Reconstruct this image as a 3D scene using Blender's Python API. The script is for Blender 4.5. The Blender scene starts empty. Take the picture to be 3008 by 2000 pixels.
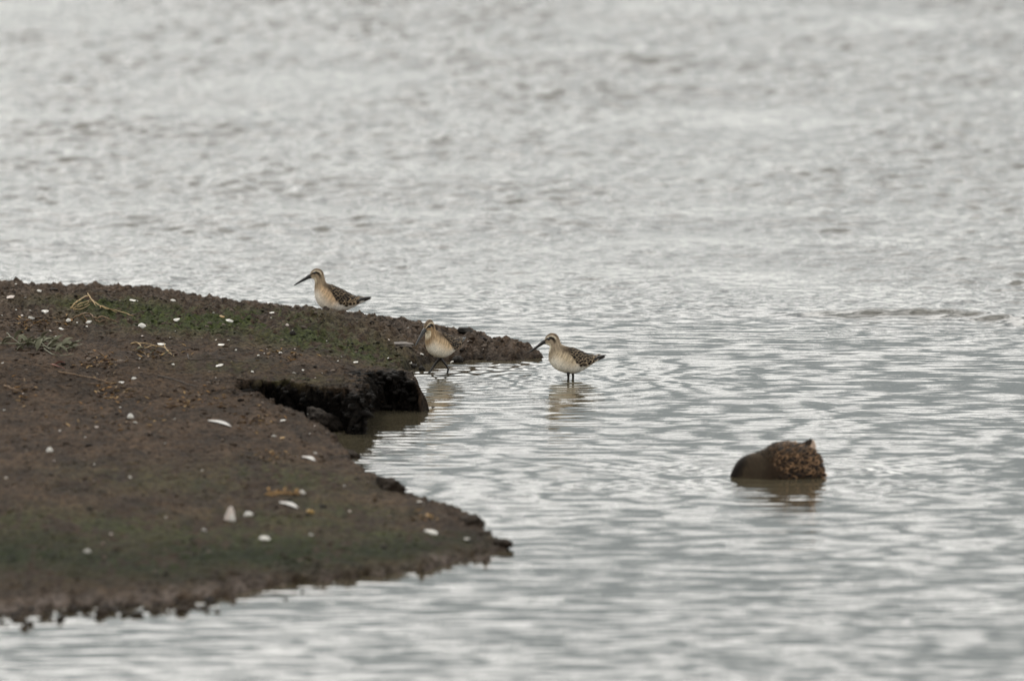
import bpy, math, random
import numpy as np
from mathutils import Vector, Matrix

random.seed(7)
rng = np.random.default_rng(7)
C = bpy.context.scene.collection
SC = bpy.context.scene

# ------------------------------------------------------------------ camera
D = 53.5                                  # metres to the birds (long telephoto lens)
TH = math.radians(5.0)                    # looking down over the lagoon
FPX = 500.0 / 23.6 * 3008.0               # focal length in photograph pixels
CAM = np.array([0.0, -D * math.cos(TH), D * math.sin(TH)])
cam_d = bpy.data.cameras.new('camera')
cam_d.sensor_width = 23.6
cam_d.lens = 500.0
cam_d.clip_start = 1.0
cam_d.clip_end = 20000.0
cam_d.dof.use_dof = True
cam_d.dof.focus_distance = D - 0.9
cam_d.dof.aperture_fstop = 4.0
cam_o = bpy.data.objects.new('camera', cam_d)
C.objects.link(cam_o)
cam_o.location = CAM
cam_o.rotation_euler = (math.radians(85.0), 0, 0)
SC.camera = cam_o

# ------------------------------------------------------------------ sky and sun
SUN_EL, SUN_ROT = math.radians(48), math.radians(-24)
w = bpy.data.worlds.new('World')
SC.world = w
w.use_nodes = True
nt = w.node_tree
nt.nodes.clear()
N = nt.nodes.new
out = N('ShaderNodeOutputWorld')
bg = N('ShaderNodeBackground')
bg.inputs['Strength'].default_value = 0.10
sky = N('ShaderNodeTexSky')
sky.sky_type = 'NISHITA'
sky.sun_disc = False
sky.sun_elevation = SUN_EL
sky.sun_rotation = SUN_ROT
sky.dust_density = 2.0
tc = N('ShaderNodeTexCoord')
mp = N('ShaderNodeMapping')
mp.inputs['Scale'].default_value = (1.0, 1.0, 3.8)
mp.inputs['Location'].default_value = (3.1, 1.7, 0.4)
ns = N('ShaderNodeTexNoise')
ns.inputs['Scale'].default_value = 4.0
ns.inputs['Detail'].default_value = 3.0
ns.inputs['Roughness'].default_value = 0.55
cr = N('ShaderNodeValToRGB')
cr.color_ramp.elements[0].position = 0.44
cr.color_ramp.elements[0].color = (0.222, 0.252, 0.266, 1)
cr.color_ramp.elements[1].position = 0.66
cr.color_ramp.elements[1].color = (2.25, 2.20, 2.10, 1)
mul = N('ShaderNodeVectorMath')
mul.operation = 'SCALE'
mul.inputs['Scale'].default_value = 12.0
mix = N('ShaderNodeMix')
mix.data_type = 'RGBA'
mix.inputs['Factor'].default_value = 0.90
L = nt.links.new
L(tc.outputs['Generated'], mp.inputs['Vector'])
L(mp.outputs['Vector'], ns.inputs['Vector'])
L(ns.outputs['Fac'], cr.inputs['Fac'])
L(cr.outputs['Color'], mul.inputs[0])
L(sky.outputs['Color'], mix.inputs['A'])
L(mul.outputs['Vector'], mix.inputs['B'])
L(mix.outputs['Result'], bg.inputs['Color'])
L(bg.outputs['Background'], out.inputs['Surface'])

sun_d = bpy.data.lights.new('sun', 'SUN')
sun_d.energy = 1.5
sun_d.angle = math.radians(12)
sun_d.color = (1.0, 0.95, 0.87)
sun_o = bpy.data.objects.new('sun', sun_d)
C.objects.link(sun_o)
sd = Vector((math.sin(SUN_ROT) * math.cos(SUN_EL), math.cos(SUN_ROT) * math.cos(SUN_EL), math.sin(SUN_EL)))
sun_o.rotation_euler = sd.to_track_quat('Z', 'Y').to_euler()
sun_o.location = (0, 0, 20)

SC.view_settings.view_transform = 'Standard'
SC.view_settings.look = 'None'
SC.view_settings.gamma = 1.0
SC.view_settings.use_curve_mapping = False
SC.view_settings.exposure = 0.26


# ------------------------------------------------------------------ helpers
def ray(px, py):
    r = np.array([(px - 1504.0) / FPX, 0, 0]) + np.array([0, math.cos(TH), -math.sin(TH)]) \
        + (1000.0 - py) / FPX * np.array([0, math.sin(TH), math.cos(TH)])
    return r


def at(px, py, z=0.0):
    """point of the view ray through a photograph pixel at height z"""
    r = ray(px, py)
    t = (z - CAM[2]) / r[2]
    return CAM + t * r


def smooth(a, b, x):
    t = np.clip((x - a) / (b - a), 0, 1)
    return t * t * (3 - 2 * t)


_perm = np.random.default_rng(3).permutation(256)
_perm = np.concatenate([_perm, _perm, _perm])
_grad = np.random.default_rng(4).normal(size=(256, 2))
_grad /= np.linalg.norm(_grad, axis=1)[:, None]


def perlin(x, y, seed=0):
    x = np.asarray(x, float) + seed * 17.31
    y = np.asarray(y, float) + seed * 9.77
    xi = np.floor(x).astype(int)
    yi = np.floor(y).astype(int)
    xf, yf = x - xi, y - yi
    u = xf ** 3 * (xf * (xf * 6 - 15) + 10)
    v = yf ** 3 * (yf * (yf * 6 - 15) + 10)

    def g(ix, iy, dx, dy):
        h = _perm[_perm[ix & 255] + (iy & 255)]
        return _grad[h, 0] * dx + _grad[h, 1] * dy
    a = g(xi, yi, xf, yf)
    b = g(xi + 1, yi, xf - 1, yf)
    c = g(xi, yi + 1, xf, yf - 1)
    d = g(xi + 1, yi + 1, xf - 1, yf - 1)
    return 1.5 * ((a * (1 - u) + b * u) * (1 - v) + (c * (1 - u) + d * u) * v)


def fbm(x, y, octs=3, seed=0, gain=0.5):
    s, a, f = 0, 1.0, 1.0
    for o in range(octs):
        s = s + a * perlin(np.asarray(x) * f, np.asarray(y) * f, seed + o * 5)
        a *= gain
        f *= 2.03
    return s


def mesh_obj(name, V, F, mat, parent=None, col=None, smooth_shade=True, cen=None):
    """V (n,3) array, F list of faces or an (m,4) array; ONE mesh object"""
    me = bpy.data.meshes.new(name)
    V = np.asarray(V, np.float32)
    if isinstance(F, np.ndarray):
        me.vertices.add(len(V))
        me.vertices.foreach_set('co', V.ravel())
        k = F.shape[1]
        me.loops.add(F.size)
        me.loops.foreach_set('vertex_index', F.astype(np.int32).ravel())
        me.polygons.add(len(F))
        me.polygons.foreach_set('loop_start', np.arange(0, F.size, k, dtype=np.int32))
        me.polygons.foreach_set('loop_total', np.full(len(F), k, np.int32))
        me.update(calc_edges=True)
    else:
        me.from_pydata(V.tolist(), [], F)
        me.update()
    if smooth_shade:
        me.polygons.foreach_set('use_smooth', np.ones(len(me.polygons), bool))
    if col is not None:
        ca = me.color_attributes.new('Col', 'FLOAT_COLOR', 'POINT')
        c4 = np.ones((len(V), 4), np.float32)
        c4[:, :3] = col
        ca.data.foreach_set('color', c4.ravel())
    if mat:
        me.materials.append(mat)
    o = bpy.data.objects.new(name, me)
    C.objects.link(o)
    if parent:
        o.parent = parent
    return o


def tag(o, label=None, cat=None, group=None, kind=None):
    if label:
        o['label'] = label
    if cat:
        o['category'] = cat
    if group:
        o['group'] = group
    if kind:
        o['kind'] = kind
    return o


def empty(name, loc, rz=0.0):
    o = bpy.data.objects.new(name, None)
    o.empty_display_size = 0.02
    o.location = loc
    o.rotation_euler = (0, 0, rz)
    C.objects.link(o)
    return o


def tube(P, R, seg=8, flat=1.0):
    """swept tube through P with radii R; closed ends -> V, F"""
    P = np.asarray(P, float)
    n = len(P)
    V, F = [], []
    prev = None
    for i in range(n):
        t = P[min(i + 1, n - 1)] - P[max(i - 1, 0)]
        t /= np.linalg.norm(t) + 1e-12
        if prev is None:
            a = np.cross(t, [0, 0, 1.0])
            if np.linalg.norm(a) < 1e-3:
                a = np.cross(t, [0, 1.0, 0])
        else:
            a = prev - t * np.dot(prev, t)
        a /= np.linalg.norm(a) + 1e-12
        prev = a
        b = np.cross(t, a)
        for k in range(seg):
            an = 2 * math.pi * k / seg
            V.append(P[i] + R[i] * (math.cos(an) * a + flat * math.sin(an) * b))
    for i in range(n - 1):
        for k in range(seg):
            k2 = (k + 1) % seg
            F.append((i * seg + k, i * seg + k2, (i + 1) * seg + k2, (i + 1) * seg + k))
    F.append(tuple(range(seg - 1, -1, -1)))
    F.append(tuple((n - 1) * seg + k for k in range(seg)))
    return V, F


def catmull(P, m):
    P = np.asarray(P, float)
    n = len(P)
    out_ = []
    for i in range(n - 1):
        p0, p1, p2, p3 = P[max(i - 1, 0)], P[i], P[i + 1], P[min(i + 2, n - 1)]
        for k in range(m):
            t = k / m
            out_.append(0.5 * (2 * p1 + (p2 - p0) * t + (2 * p0 - 5 * p1 + 4 * p2 - p3) * t * t
                               + (3 * p1 - p0 - 3 * p2 + p3) * t ** 3))
    out_.append(P[-1])
    return np.array(out_)


def merge(parts):
    V, F = [], []
    for v, f in parts:
        o = len(V)
        V.extend(v)
        F.extend([tuple(i + o for i in q) for q in f])
    return V, F


_ico = None


def ico():
    global _ico
    if _ico is None:
        t = (1 + 5 ** 0.5) / 2
        v = np.array([(-1, t, 0), (1, t, 0), (-1, -t, 0), (1, -t, 0), (0, -1, t), (0, 1, t), (0, -1, -t), (0, 1, -t),
                      (t, 0, -1), (t, 0, 1), (-t, 0, -1), (-t, 0, 1)], float)
        v /= np.linalg.norm(v[0])
        f = np.array([(0, 11, 5), (0, 5, 1), (0, 1, 7), (0, 7, 10), (0, 10, 11), (1, 5, 9), (5, 11, 4), (11, 10, 2),
                      (10, 7, 6), (7, 1, 8), (3, 9, 4), (3, 4, 2), (3, 2, 6), (3, 6, 8), (3, 8, 9), (4, 9, 5),
                      (2, 4, 11), (6, 2, 10), (8, 6, 7), (9, 8, 1)])
        _ico = (v, f)
    return _ico


def ico2(sub=1):
    v, f = ico()
    v, f = v.tolist(), f.tolist()
    for _ in range(sub):
        cache, nf = {}, []

        def midp(a, b):
            k = (min(a, b), max(a, b))
            if k not in cache:
                m = np.array(v[a]) + np.array(v[b])
                m /= np.linalg.norm(m)
                v.append(m.tolist())
                cache[k] = len(v) - 1
            return cache[k]
        for a, b, c in f:
            ab, bc, ca = midp(a, b), midp(b, c), midp(c, a)
            nf += [(a, ab, ca), (b, bc, ab), (c, ca, bc), (ab, bc, ca)]
        f = nf
    return np.array(v), np.array(f)


# ------------------------------------------------------------------ materials
def new_mat(name):
    m = bpy.data.materials.new(name)
    m.use_nodes = True
    return m, m.node_tree, m.node_tree.nodes['Principled BSDF']


def plain_mat(name, col, rough=0.6, spec=0.4, var=0.25, scale=300.0, bump=0.0, tint=None):
    m, t, b = new_mat(name)
    n = t.nodes.new
    tc_ = n('ShaderNodeTexCoord')
    no = n('ShaderNodeTexNoise')
    no.inputs['Scale'].default_value = scale
    no.inputs['Detail'].default_value = 3
    r = n('ShaderNodeValToRGB')
    c2 = tint or col
    r.color_ramp.elements[0].position = 0.3
    r.color_ramp.elements[0].color = tuple(c * (1 - var) for c in col) + (1,)
    r.color_ramp.elements[1].position = 0.7
    r.color_ramp.elements[1].color = tuple(min(1, c * (1 + var)) for c in c2) + (1,)
    t.links.new(tc_.outputs['Object'], no.inputs['Vector'])
    t.links.new(no.outputs['Fac'], r.inputs['Fac'])
    t.links.new(r.outputs['Color'], b.inputs['Base Color'])
    b.inputs['Roughness'].default_value = rough
    b.inputs['Specular IOR Level'].default_value = spec
    if bump:
        bu = n('ShaderNodeBump')
        bu.inputs['Strength'].default_value = bump
        bu.inputs['Distance'].default_value = 0.001
        t.links.new(no.outputs['Fac'], bu.inputs['Height'])
        t.links.new(bu.outputs['Normal'], b.inputs['Normal'])
    return m


def vcol_mat(name, rough=0.7, spec=0.3, scale=200.0, lo=0.7, hi=1.3, stretch=(1, 1, 1), bump=0.0, bdist=0.002, detail=4):
    m, t, b = new_mat(name)
    n = t.nodes.new
    at_ = n('ShaderNodeAttribute')
    at_.attribute_name = 'Col'
    tc_ = n('ShaderNodeTexCoord')
    mp_ = n('ShaderNodeMapping')
    mp_.inputs['Scale'].default_value = stretch
    no = n('ShaderNodeTexNoise')
    no.inputs['Scale'].default_value = scale
    no.inputs['Detail'].default_value = detail
    no.inputs['Roughness'].default_value = 0.65
    mr = n('ShaderNodeMapRange')
    mr.inputs['From Min'].default_value = 0.3
    mr.inputs['From Max'].default_value = 0.7
    mr.inputs['To Min'].default_value = lo
    mr.inputs['To Max'].default_value = hi
    vm = n('ShaderNodeVectorMath')
    vm.operation = 'SCALE'
    t.links.new(tc_.outputs['Object'], mp_.inputs['Vector'])
    t.links.new(mp_.outputs['Vector'], no.inputs['Vector'])
    t.links.new(no.outputs['Fac'], mr.inputs['Value'])
    t.links.new(at_.outputs['Color'], vm.inputs[0])
    t.links.new(mr.outputs['Result'], vm.inputs['Scale'])
    t.links.new(vm.outputs['Vector'], b.inputs['Base Color'])
    b.inputs['Roughness'].default_value = rough
    b.inputs['Specular IOR Level'].default_value = spec
    if bump:
        bu = n('ShaderNodeBump')
        bu.inputs['Strength'].default_value = bump
        bu.inputs['Distance'].default_value = bdist
        t.links.new(no.outputs['Fac'], bu.inputs['Height'])
        t.links.new(bu.outputs['Normal'], b.inputs['Normal'])
    return m


M = {}
M['mud'] = vcol_mat('wet_mud', rough=0.85, spec=0.10, scale=95.0, lo=0.08, hi=2.3, bump=1.0, bdist=0.011)
M['clod'] = vcol_mat('mud_clod', rough=0.8, spec=0.15, scale=200.0, lo=0.6, hi=1.4, bump=0.4)
M['plumage'] = vcol_mat('plumage', rough=0.85, spec=0.15, scale=420.0, lo=0.72, hi=1.28, stretch=(1, 1, 0.5), bump=0.25, bdist=0.001)
M['feather'] = vcol_mat('feather', rough=0.7, spec=0.2, scale=300.0, lo=0.8, hi=1.2)
M['bill'] = plain_mat('bill_horn', (0.012, 0.011, 0.010), 0.35, 0.5, 0.2)
M['leg'] = plain_mat('leg_skin', (0.014, 0.012, 0.010), 0.45, 0.4, 0.3)
M['eye'] = plain_mat('eye', (0.006, 0.005, 0.004), 0.08, 0.6, 0.1)
M['shell'] = plain_mat('shell', (0.68, 0.65, 0.59), 0.45, 0.4, 0.25, 150.0, 0.2)
M['shell_pink'] = plain_mat('pale_shell', (0.62, 0.53, 0.47), 0.5, 0.4, 0.2, 150.0, 0.2)
M['shell_dull'] = plain_mat('dull_shell', (0.42, 0.40, 0.36), 0.55, 0.3, 0.3, 150.0, 0.2)
M['shell_tan'] = plain_mat('tan_shell', (0.42, 0.27, 0.12), 0.5, 0.4, 0.3, 150.0, 0.2)
M['snail'] = plain_mat('yellow_shell', (0.42, 0.26, 0.06), 0.35, 0.5, 0.25, 150.0)
M['white_feather'] = plain_mat('white_feather', (0.78, 0.77, 0.74), 0.7, 0.2, 0.12, 200.0)
M['straw'] = plain_mat('dry_straw', (0.34, 0.24, 0.12), 0.7, 0.2, 0.35, 120.0)
M['twig'] = plain_mat('dark_twig', (0.035, 0.026, 0.018), 0.7, 0.2, 0.35, 120.0)
M['brown_straw'] = plain_mat('brown_straw', (0.16, 0.10, 0.055), 0.7, 0.2, 0.35, 120.0)
M['weed'] = plain_mat('grey_green_leaf', (0.120, 0.118, 0.072), 0.65, 0.3, 0.4, 90.0)
M['red'] = plain_mat('red_leaf', (0.24, 0.10, 0.075), 0.65, 0.3, 0.3, 90.0)
M['seaweed'] = plain_mat('orange_weed', (0.24, 0.13, 0.035), 0.6, 0.3, 0.4, 90.0)
M['lump'] = plain_mat('mud_lump', (0.022, 0.0155, 0.0105), 0.85, 0.1, 0.6, 110.0, 1.0)
M['rock'] = plain_mat('dark_stone', (0.020, 0.017, 0.014), 0.75, 0.2, 0.5, 120.0, 0.8)
M['slab'] = plain_mat('gritty_mud', (0.026, 0.021, 0.017), 0.85, 0.12, 0.7, 140.0, 1.0)
M['flat'] = plain_mat('flat_stone', (0.12, 0.10, 0.085), 0.6, 0.35, 0.3, 60.0, 0.3)


# ------------------------------------------------------------------ water
def synth(nx, ny, Lx, Ly, fn, seed):
    r = np.random.default_rng(seed)
    kx = 2 * np.pi * np.fft.fftfreq(nx, Lx / nx)[None, :]
    ky = 2 * np.pi * np.fft.fftfreq(ny, Ly / ny)[:, None]
    k = np.sqrt(kx * kx + ky * ky) + 1e-9
    A = fn(k, np.abs(ky) / k)
    A[0, 0] = 0
    X = np.fft.fft2(r.normal(size=(ny, nx))) * A
    h = np.real(np.fft.ifft2(X))
    sx = np.real(np.fft.ifft2(X * 1j * kx))
    sy = np.real(np.fft.ifft2(X * 1j * ky))
    return h / math.sqrt((sx ** 2).mean() + (sy ** 2).mean())      # unit rms slope


LX, LY, NX, NY = 8.0, 32.0, 1024, 2048


def chop_spec(k, c):
    kp = 2 * np.pi / 0.21
    return k ** -1.75 * np.exp(-(kp / k) ** 2) * (1.0 - 0.45 * c ** 2) * np.exp(-(k / 190.0) ** 2)


def ripple_spec(k, c):
    k0 = 2 * np.pi / 0.060
    return np.exp(-((k - k0) / (0.45 * k0)) ** 2) / k * (0.03 + c ** 10)


def long_spec(k, c):
    k0 = 2 * np.pi / 0.16
    return np.exp(-((k - k0) / (0.45 * k0)) ** 2) / k * (0.08 + c ** 3)


T_CHOP = synth(NX, NY, LX, LY, chop_spec, 11)
T_RIP = synth(NX, NY, LX, LY, ripple_spec, 12)
T_SWELL = synth(NX, NY, LX, LY, lambda k, c: np.exp(-((k - 5.5) / 2.4) ** 2) / k * (0.3 + c), 14)
T_LONG = synth(NX, NY, LX, LY, long_spec, 13)


def sample(T, x, y):
    u = (x / LX * NX) % NX
    v = (y / LY * NY) % NY
    i = np.floor(u).astype(int)
    j = np.floor(v).astype(int)
    a, b = u - i, v - j
    i1, j1 = (i + 1) % NX, (j + 1) % NY
    i, j = i % NX, j % NY
    return (T[j, i] * (1 - a) + T[j, i1] * a) * (1 - b) + (T[j1, i] * (1 - a) + T[j1, i1] * a) * b


def wind_mask(x, y):
    """0 in the sheltered water near the bank, 1 out in the wind"""
    edge = 1.3 + 0.25 * fbm(x * 0.8, y * 0.3, 2, 31) - 0.35 * x
    return smooth(-1.0, 1.0, (y - edge) / 1.5)


DUCK = at(2282, 1400)
BIRD2 = at(1288, 1096)
BIRD3 = at(1676, 1112)


def water_z(x, y):
    m = wind_mask(x, y)
    patch = 0.75 + 0.45 * fbm(x * 1.3, y * 0.35, 2, 41)
    swell = sample(T_SWELL, x, y)
    near = smooth(-3.2, -7.0, y)
    far = smooth(1.0, 9.0, y)
    z = sample(T_CHOP, x, y) * (m * (0.185 + 0.02 * far) * patch + (1 - m) * 0.006)
    z = z + swell * (0.002 + 0.028 * m)
    z = z + sample(T_RIP, x, y) * (1 - m) * 0.052 * patch * (1 - 0.25 * near)
    z = z + sample(T_LONG, x + 3, y + 5) * ((1 - m) * 0.003 + near * 0.006)
    # the low wave running in from the right at the edge of the sheltered water
    c = at(2700, 932)
    yl = c[1] - (x - c[0]) * 0.75 + 0.12 * np.sin(x * 7)
    z = z + 0.016 * np.exp(-((y - yl) / 0.085) ** 2) * smooth(0.55, 0.95, x)
    # rings spreading from the wading birds and the duck
    for p, a, l in ((DUCK, 0.0011, 0.09), (BIRD2, 0.0008, 0.06), (BIRD3, 0.0004, 0.06)):
        r = np.sqrt((x - p[0]) ** 2 + (y - p[1]) ** 2)
        z = z + a * np.cos(r * 2 * np.pi / l) * np.exp(-((r - 0.25) / 0.28) ** 2)
    return z


def axis(lo, hi, step, limit, grow=1.22):
    a = list(np.arange(lo, hi + step * 0.5, step))
    s, p, up = step, a[-1], []
    while p < limit:
        s *= grow
        p += s
        up.append(p)
    s, p, dn = step, a[0], []
    while p > -limit:
        s *= grow
        p -= s
        dn.append(p)
    return np.array(dn[::-1] + a + up)


def grid_faces(nx, ny):
    i, j = np.meshgrid(np.arange(nx - 1), np.arange(ny - 1))
    a = (j * nx + i).ravel()
    return np.stack([a, a + 1, a + nx + 1, a + nx], 1)


wx = axis(-2.0, 2.0, 0.0110, 6000)
wy = axis(-9.3, 13.0, 0.0145, 6000)
gx, gy = np.meshgrid(wx, wy)
fade = smooth(8, 3, np.abs(gx)) * smooth(-14, -10, gy) * smooth(22, 14, gy)
gz = water_z(gx, gy) * fade
m, t, b = new_mat('muddy_water')
b.inputs['Base Color'].default_value = (0.062, 0.053, 0.034, 1)
b.inputs['Roughness'].default_value = 0.04
b.inputs['IOR'].default_value = 1.333
tc_ = t.nodes.new('ShaderNodeTexCoord')
mp_ = t.nodes.new('ShaderNodeMapping')
mp_.inputs['Scale'].default_value = (1.0, 0.8, 1.0)
n1 = t.nodes.new('ShaderNodeTexNoise')
n1.inputs['Scale'].default_value = 38.0
n1.inputs['Detail'].default_value = 3.0
n1.inputs['Roughness'].default_value = 0.6
at_ = t.nodes.new('ShaderNodeAttribute')
at_.attribute_name = 'Col'
mr_ = t.nodes.new('ShaderNodeMapRange')
mr_.inputs['To Min'].default_value = 0.06
mr_.inputs['To Max'].default_value = 0.30
bu_ = t.nodes.new('ShaderNodeBump')
bu_.inputs['Distance'].default_value = 0.005
t.links.new(tc_.outputs['Object'], mp_.inputs['Vector'])
t.links.new(mp_.outputs['Vector'], n1.inputs['Vector'])
t.links.new(n1.outputs['Fac'], bu_.inputs['Height'])
t.links.new(at_.outputs['Fac'], mr_.inputs['Value'])
t.links.new(mr_.outputs['Result'], bu_.inputs['Strength'])
t.links.new(bu_.outputs['Normal'], b.inputs['Normal'])
M['water'] = m
wm = wind_mask(gx, gy).ravel()
water = mesh_obj('water', np.stack([gx.ravel(), gy.ravel(), gz.ravel()], 1), grid_faces(len(wx), len(wy)), M['water'],
                 col=np.repeat(wm[:, None], 3, 1))
tag(water, 'rippled grey muddy lagoon water reflecting the overcast sky', kind='structure')

# ------------------------------------------------------------------ mud bank
# outline: (px, py, height at which the pixel is read)
SH = [(1618, 1050, 0), (1590, 1058, 0), (1500, 1061, 0), (1440, 1064, 0), (1395, 1060, 0), (1340, 1066, 0), (1300, 1063, 0),
      (1268, 1070, 0), (1236, 1080, 0), (1205, 1095, 0), (1190, 1112, 0), (1215, 1140, 0), (1243, 1170, 0),
      (1258, 1190, 0), (1260, 1204, 0), (1235, 1209, 0), (1180, 1207, 0), (1120, 1207, 0), (1096, 1214, 0), (1094, 1240, 0), (1090, 1268, 0),
      (1070, 1278, 0), (1040, 1277, 0), (1003, 1146, .098), (940, 1136, .10), (872, 1132, .10), (820, 1122, .10), (760, 1120, .10),
      (728, 1126, .10), (722, 1142, .10), (796, 1170, .10), (847, 1192, .095), (904, 1217, .085), (960, 1255, .07),
      (1003, 1285, .055), (1048, 1335, .042), (1059, 1361, .036), (1101, 1382, .034), (1140, 1397, .034),
      (1172, 1416, .034), (1180, 1451, 0), (1200, 1456, .01), (1253, 1466, .012), (1295, 1474, .014), (1364, 1489, .018), (1402, 1508, .022),
      (1416, 1543, 0), (1438, 1554, .006), (1476, 1572, .01), (1497, 1600, .01), (1494, 1614, 0), (1425, 1645, 0), (1379, 1657, 0), (1291, 1668, 0),
      (1169, 1683, 0), (1043, 1702, 0), (929, 1718, 0), (853, 1725, 0), (738, 1734, 0), (616, 1766, 0), (491, 1782, 0),
      (312, 1780, 0), (178, 1790, 0), (0, 1812, 0)]
SHW = [tuple(at(*p)[:2]) for p in SH] + [(-1.7, -7.25), (-2.45, -6.0), (-2.7, -3.0), (-2.5, 0.9), (-1.9, 1.35), (-1.26, 1.3),
                                         (-0.72, 0.95), (-0.44, 0.75), (-0.17, 0.25), (0.0, -0.2)]
POLY = np.array(SHW)

# heights inside: (px, py, z) seen on the bank, or world points
HP = [(0, 828, .108), (300, 852, .106), (640, 886, .102), (870, 911, .102), (980, 921, .102), (1100, 938, .092), (1300, 963, .060), (1400, 987, .043),
      (1500, 1003, .033), (1560, 1018, .024), (1610, 1046, .006),
      (1450, 1050, .006), (1340, 1052, .008), (1250, 1066, .006), (1540, 1050, .005), (1150, 1030, .045), (1000, 990, .075), (1130, 1060, .035), (1060, 1080, .06),
      (1205, 1092, .066), (1225, 1105, .050), (1180, 1098, .088), (1100, 1100, .09), (1236, 1122, .038), (1250, 1160, .02), (1050, 1135, .100), (900, 1115, .102), (750, 1105, .104),
      (700, 1000, .092), (400, 950, .098), (100, 1000, .104), (300, 1080, .108), (600, 1080, .102), (900, 1050, .090),
      (1060, 1158, .096), (1082, 1175, .082), (1010, 1145, .100),
      (713, 1150, .104), (650, 1200, .102), (796, 1175, .10), (847, 1196, .096), (904, 1220, .085), (1003, 1290, .057), (1048, 1340, .044),
      (1101, 1385, .036), (1165, 1420, .036), (1240, 1470, .016), (1364, 1492, .022), (1400, 1512, .026), (1430, 1556, .012), (1490, 1604, .008),
      (100, 1250, .104), (400, 1300, .095), (700, 1350, .075), (900, 1400, .060), (1000, 1460, .042), (1200, 1540, .026), (1300, 1600, .020),
      (100, 1500, .075), (400, 1500, .065), (700, 1530, .052), (950, 1580, .038), (200, 1660, .042), (600, 1660, .030), (1100, 1640, .018),
      (900, 1690, .012), (500, 1740, .010), (200, 1750, .010), (1300, 1655, .008), (0, 1780, .010)]
HW = [tuple(at(*p)) for p in HP] + [(-.44, .2, .030), (-.44, .5, .012), (-1.26, 1.05, .03), (-.72, .6, .03), (-.17, 0.0, .02), (-.05, -.15, .014),
                                    (-2.2, .8, .04), (-2.5, -3, .05), (-2.2, -5.5, .03), (-1.7, -6.9, .012), (-1.9, -2, .11), (-1.9, 0, .11)]
HW = np.array(HW)
AS = np.array([1.0, 0.30])


def rbf_fit():
    P = HW[:, :2] * AS
    d = np.linalg.norm(P[:, None] - P[None], axis=2)
    K = d - np.eye(len(P)) * 0.004
    n = len(P)
    A = np.zeros((n + 1, n + 1))
    A[:n, :n] = K
    A[n, :n] = A[:n, n] = 1
    return P, np.linalg.solve(A, np.append(HW[:, 2], 0))


RP, RW = rbf_fit()


def rbf(x, y):
    z = np.full(x.shape, RW[-1])
    for (a, b_), w_ in zip(RP, RW[:-1]):
        z += w_ * np.sqrt((x * AS[0] - a) ** 2 + (y * AS[1] - b_) ** 2)
    return z


def sdf(x, y):
    d2 = np.full(x.shape, 1e9)
    ins = np.zeros(x.shape, bool)
    n = len(POLY)
    for i in range(n):
        a, b_ = POLY[i], POLY[(i + 1) % n]
        e = b_ - a
        t_ = np.clip(((x - a[0]) * e[0] + (y - a[1]) * e[1]) / (e @ e + 1e-12), 0, 1)
        d2 = np.minimum(d2, (x - a[0] - t_ * e[0]) ** 2 + (y - a[1] - t_ * e[1]) ** 2)
        cond = ((a[1] > y) != (b_[1] > y))
        xs = a[0] + (y - a[1]) / (e[1] if abs(e[1]) > 1e-9 else 1e-9) * e[0]
        ins ^= cond & (x < xs)
    d = np.sqrt(d2)
    return np.where(ins, d, -d)


ix = np.concatenate([np.arange(-2.9, -1.45, 0.02), np.arange(-1.45, 0.18, 0.0048)])
iy = np.concatenate([np.arange(-7.9, -2.95, 0.0115), np.arange(-2.95, -2.75, 0.006), np.arange(-2.75, -1.8, 0.0022), np.arange(-1.8, 1.7, 0.0115)])
bx, by = np.meshgrid(ix, iy)
sd_ = sdf(bx, by)
H = rbf(bx, by)
rough = np.clip(smooth(-1.7, -0.9, by + 0.35 * bx) + 0.9 * smooth(0.10, 0.02, sd_) * smooth(-3.5, -5, by), 0, 1)   # cloddy spit and near rim
calm = smooth(-3.0, -4.2, by)
nr_ = smooth(-4.8, -5.8, by)
stp = smooth(0.045, 0.085, H) * smooth(-0.9, -1.4, by)
edge_n = (1 + 2.2 * nr_ + 1.2 * stp) * 0.010 * fbm(bx * 30, by * 30, 2, 3) + nr_ * .075 * fbm(bx * 13, by * 3, 3, 71) + (1 + 2 * nr_) * 0.014 * fbm(bx * 8, by * 6, 2, 6)
d_e = sd_ + edge_n
steep = smooth(0.045, 0.085, H) * smooth(-0.9, -1.4, by)
S = smooth(-0.022 + .006 * steep, 0.030 - .010 * steep, d_e)
clod = np.maximum(fbm(bx * 55, by * 42, 3, 1), -0.35)
lump = fbm(bx * 22, by * 14, 3, 2)
wide = fbm(bx * 4.5, by * 1.7, 3, 8)
inner = smooth(0.0, 0.10, sd_)
DZ = clod * (0.0036 + 0.0070 * rough - 0.0012 * calm * (1 - rough)) + lump * (0.0062 + 0.0030 * rough) + wide * 0.0045 * inner
GR = np.zeros_like(bx)
Z = -0.06 + (np.maximum(H, 0.004) + 0.06) * S + DZ * smooth(-0.02, 0.02, d_e)
# cut faces stand steeper and lean out over the water at the eroded lobes
gyd, gxd = np.gradient(sd_, iy, ix)
gl = np.sqrt(gxd ** 2 + gyd ** 2) + 1e-9
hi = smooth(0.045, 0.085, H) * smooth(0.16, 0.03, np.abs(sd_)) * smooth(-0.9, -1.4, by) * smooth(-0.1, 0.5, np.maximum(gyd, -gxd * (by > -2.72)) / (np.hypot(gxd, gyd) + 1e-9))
low = smooth(0.085, 0.0, Z)
under = 0.034 * hi * low * smooth(0.07, 0.0, sd_)
facen = (0.020 * fbm(bx * 34 + Z * 22, Z * 42 - bx * 8, 3, 9) + .008 * fbm(bx * 95, Z * 110, 2, 19)) * hi * smooth(-0.03, 0.0, sd_)
PX = bx + (gxd / gl) * (under + facen)
PY = by + (gyd / gl) * (under + facen)
BASE = Z.copy()


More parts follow.
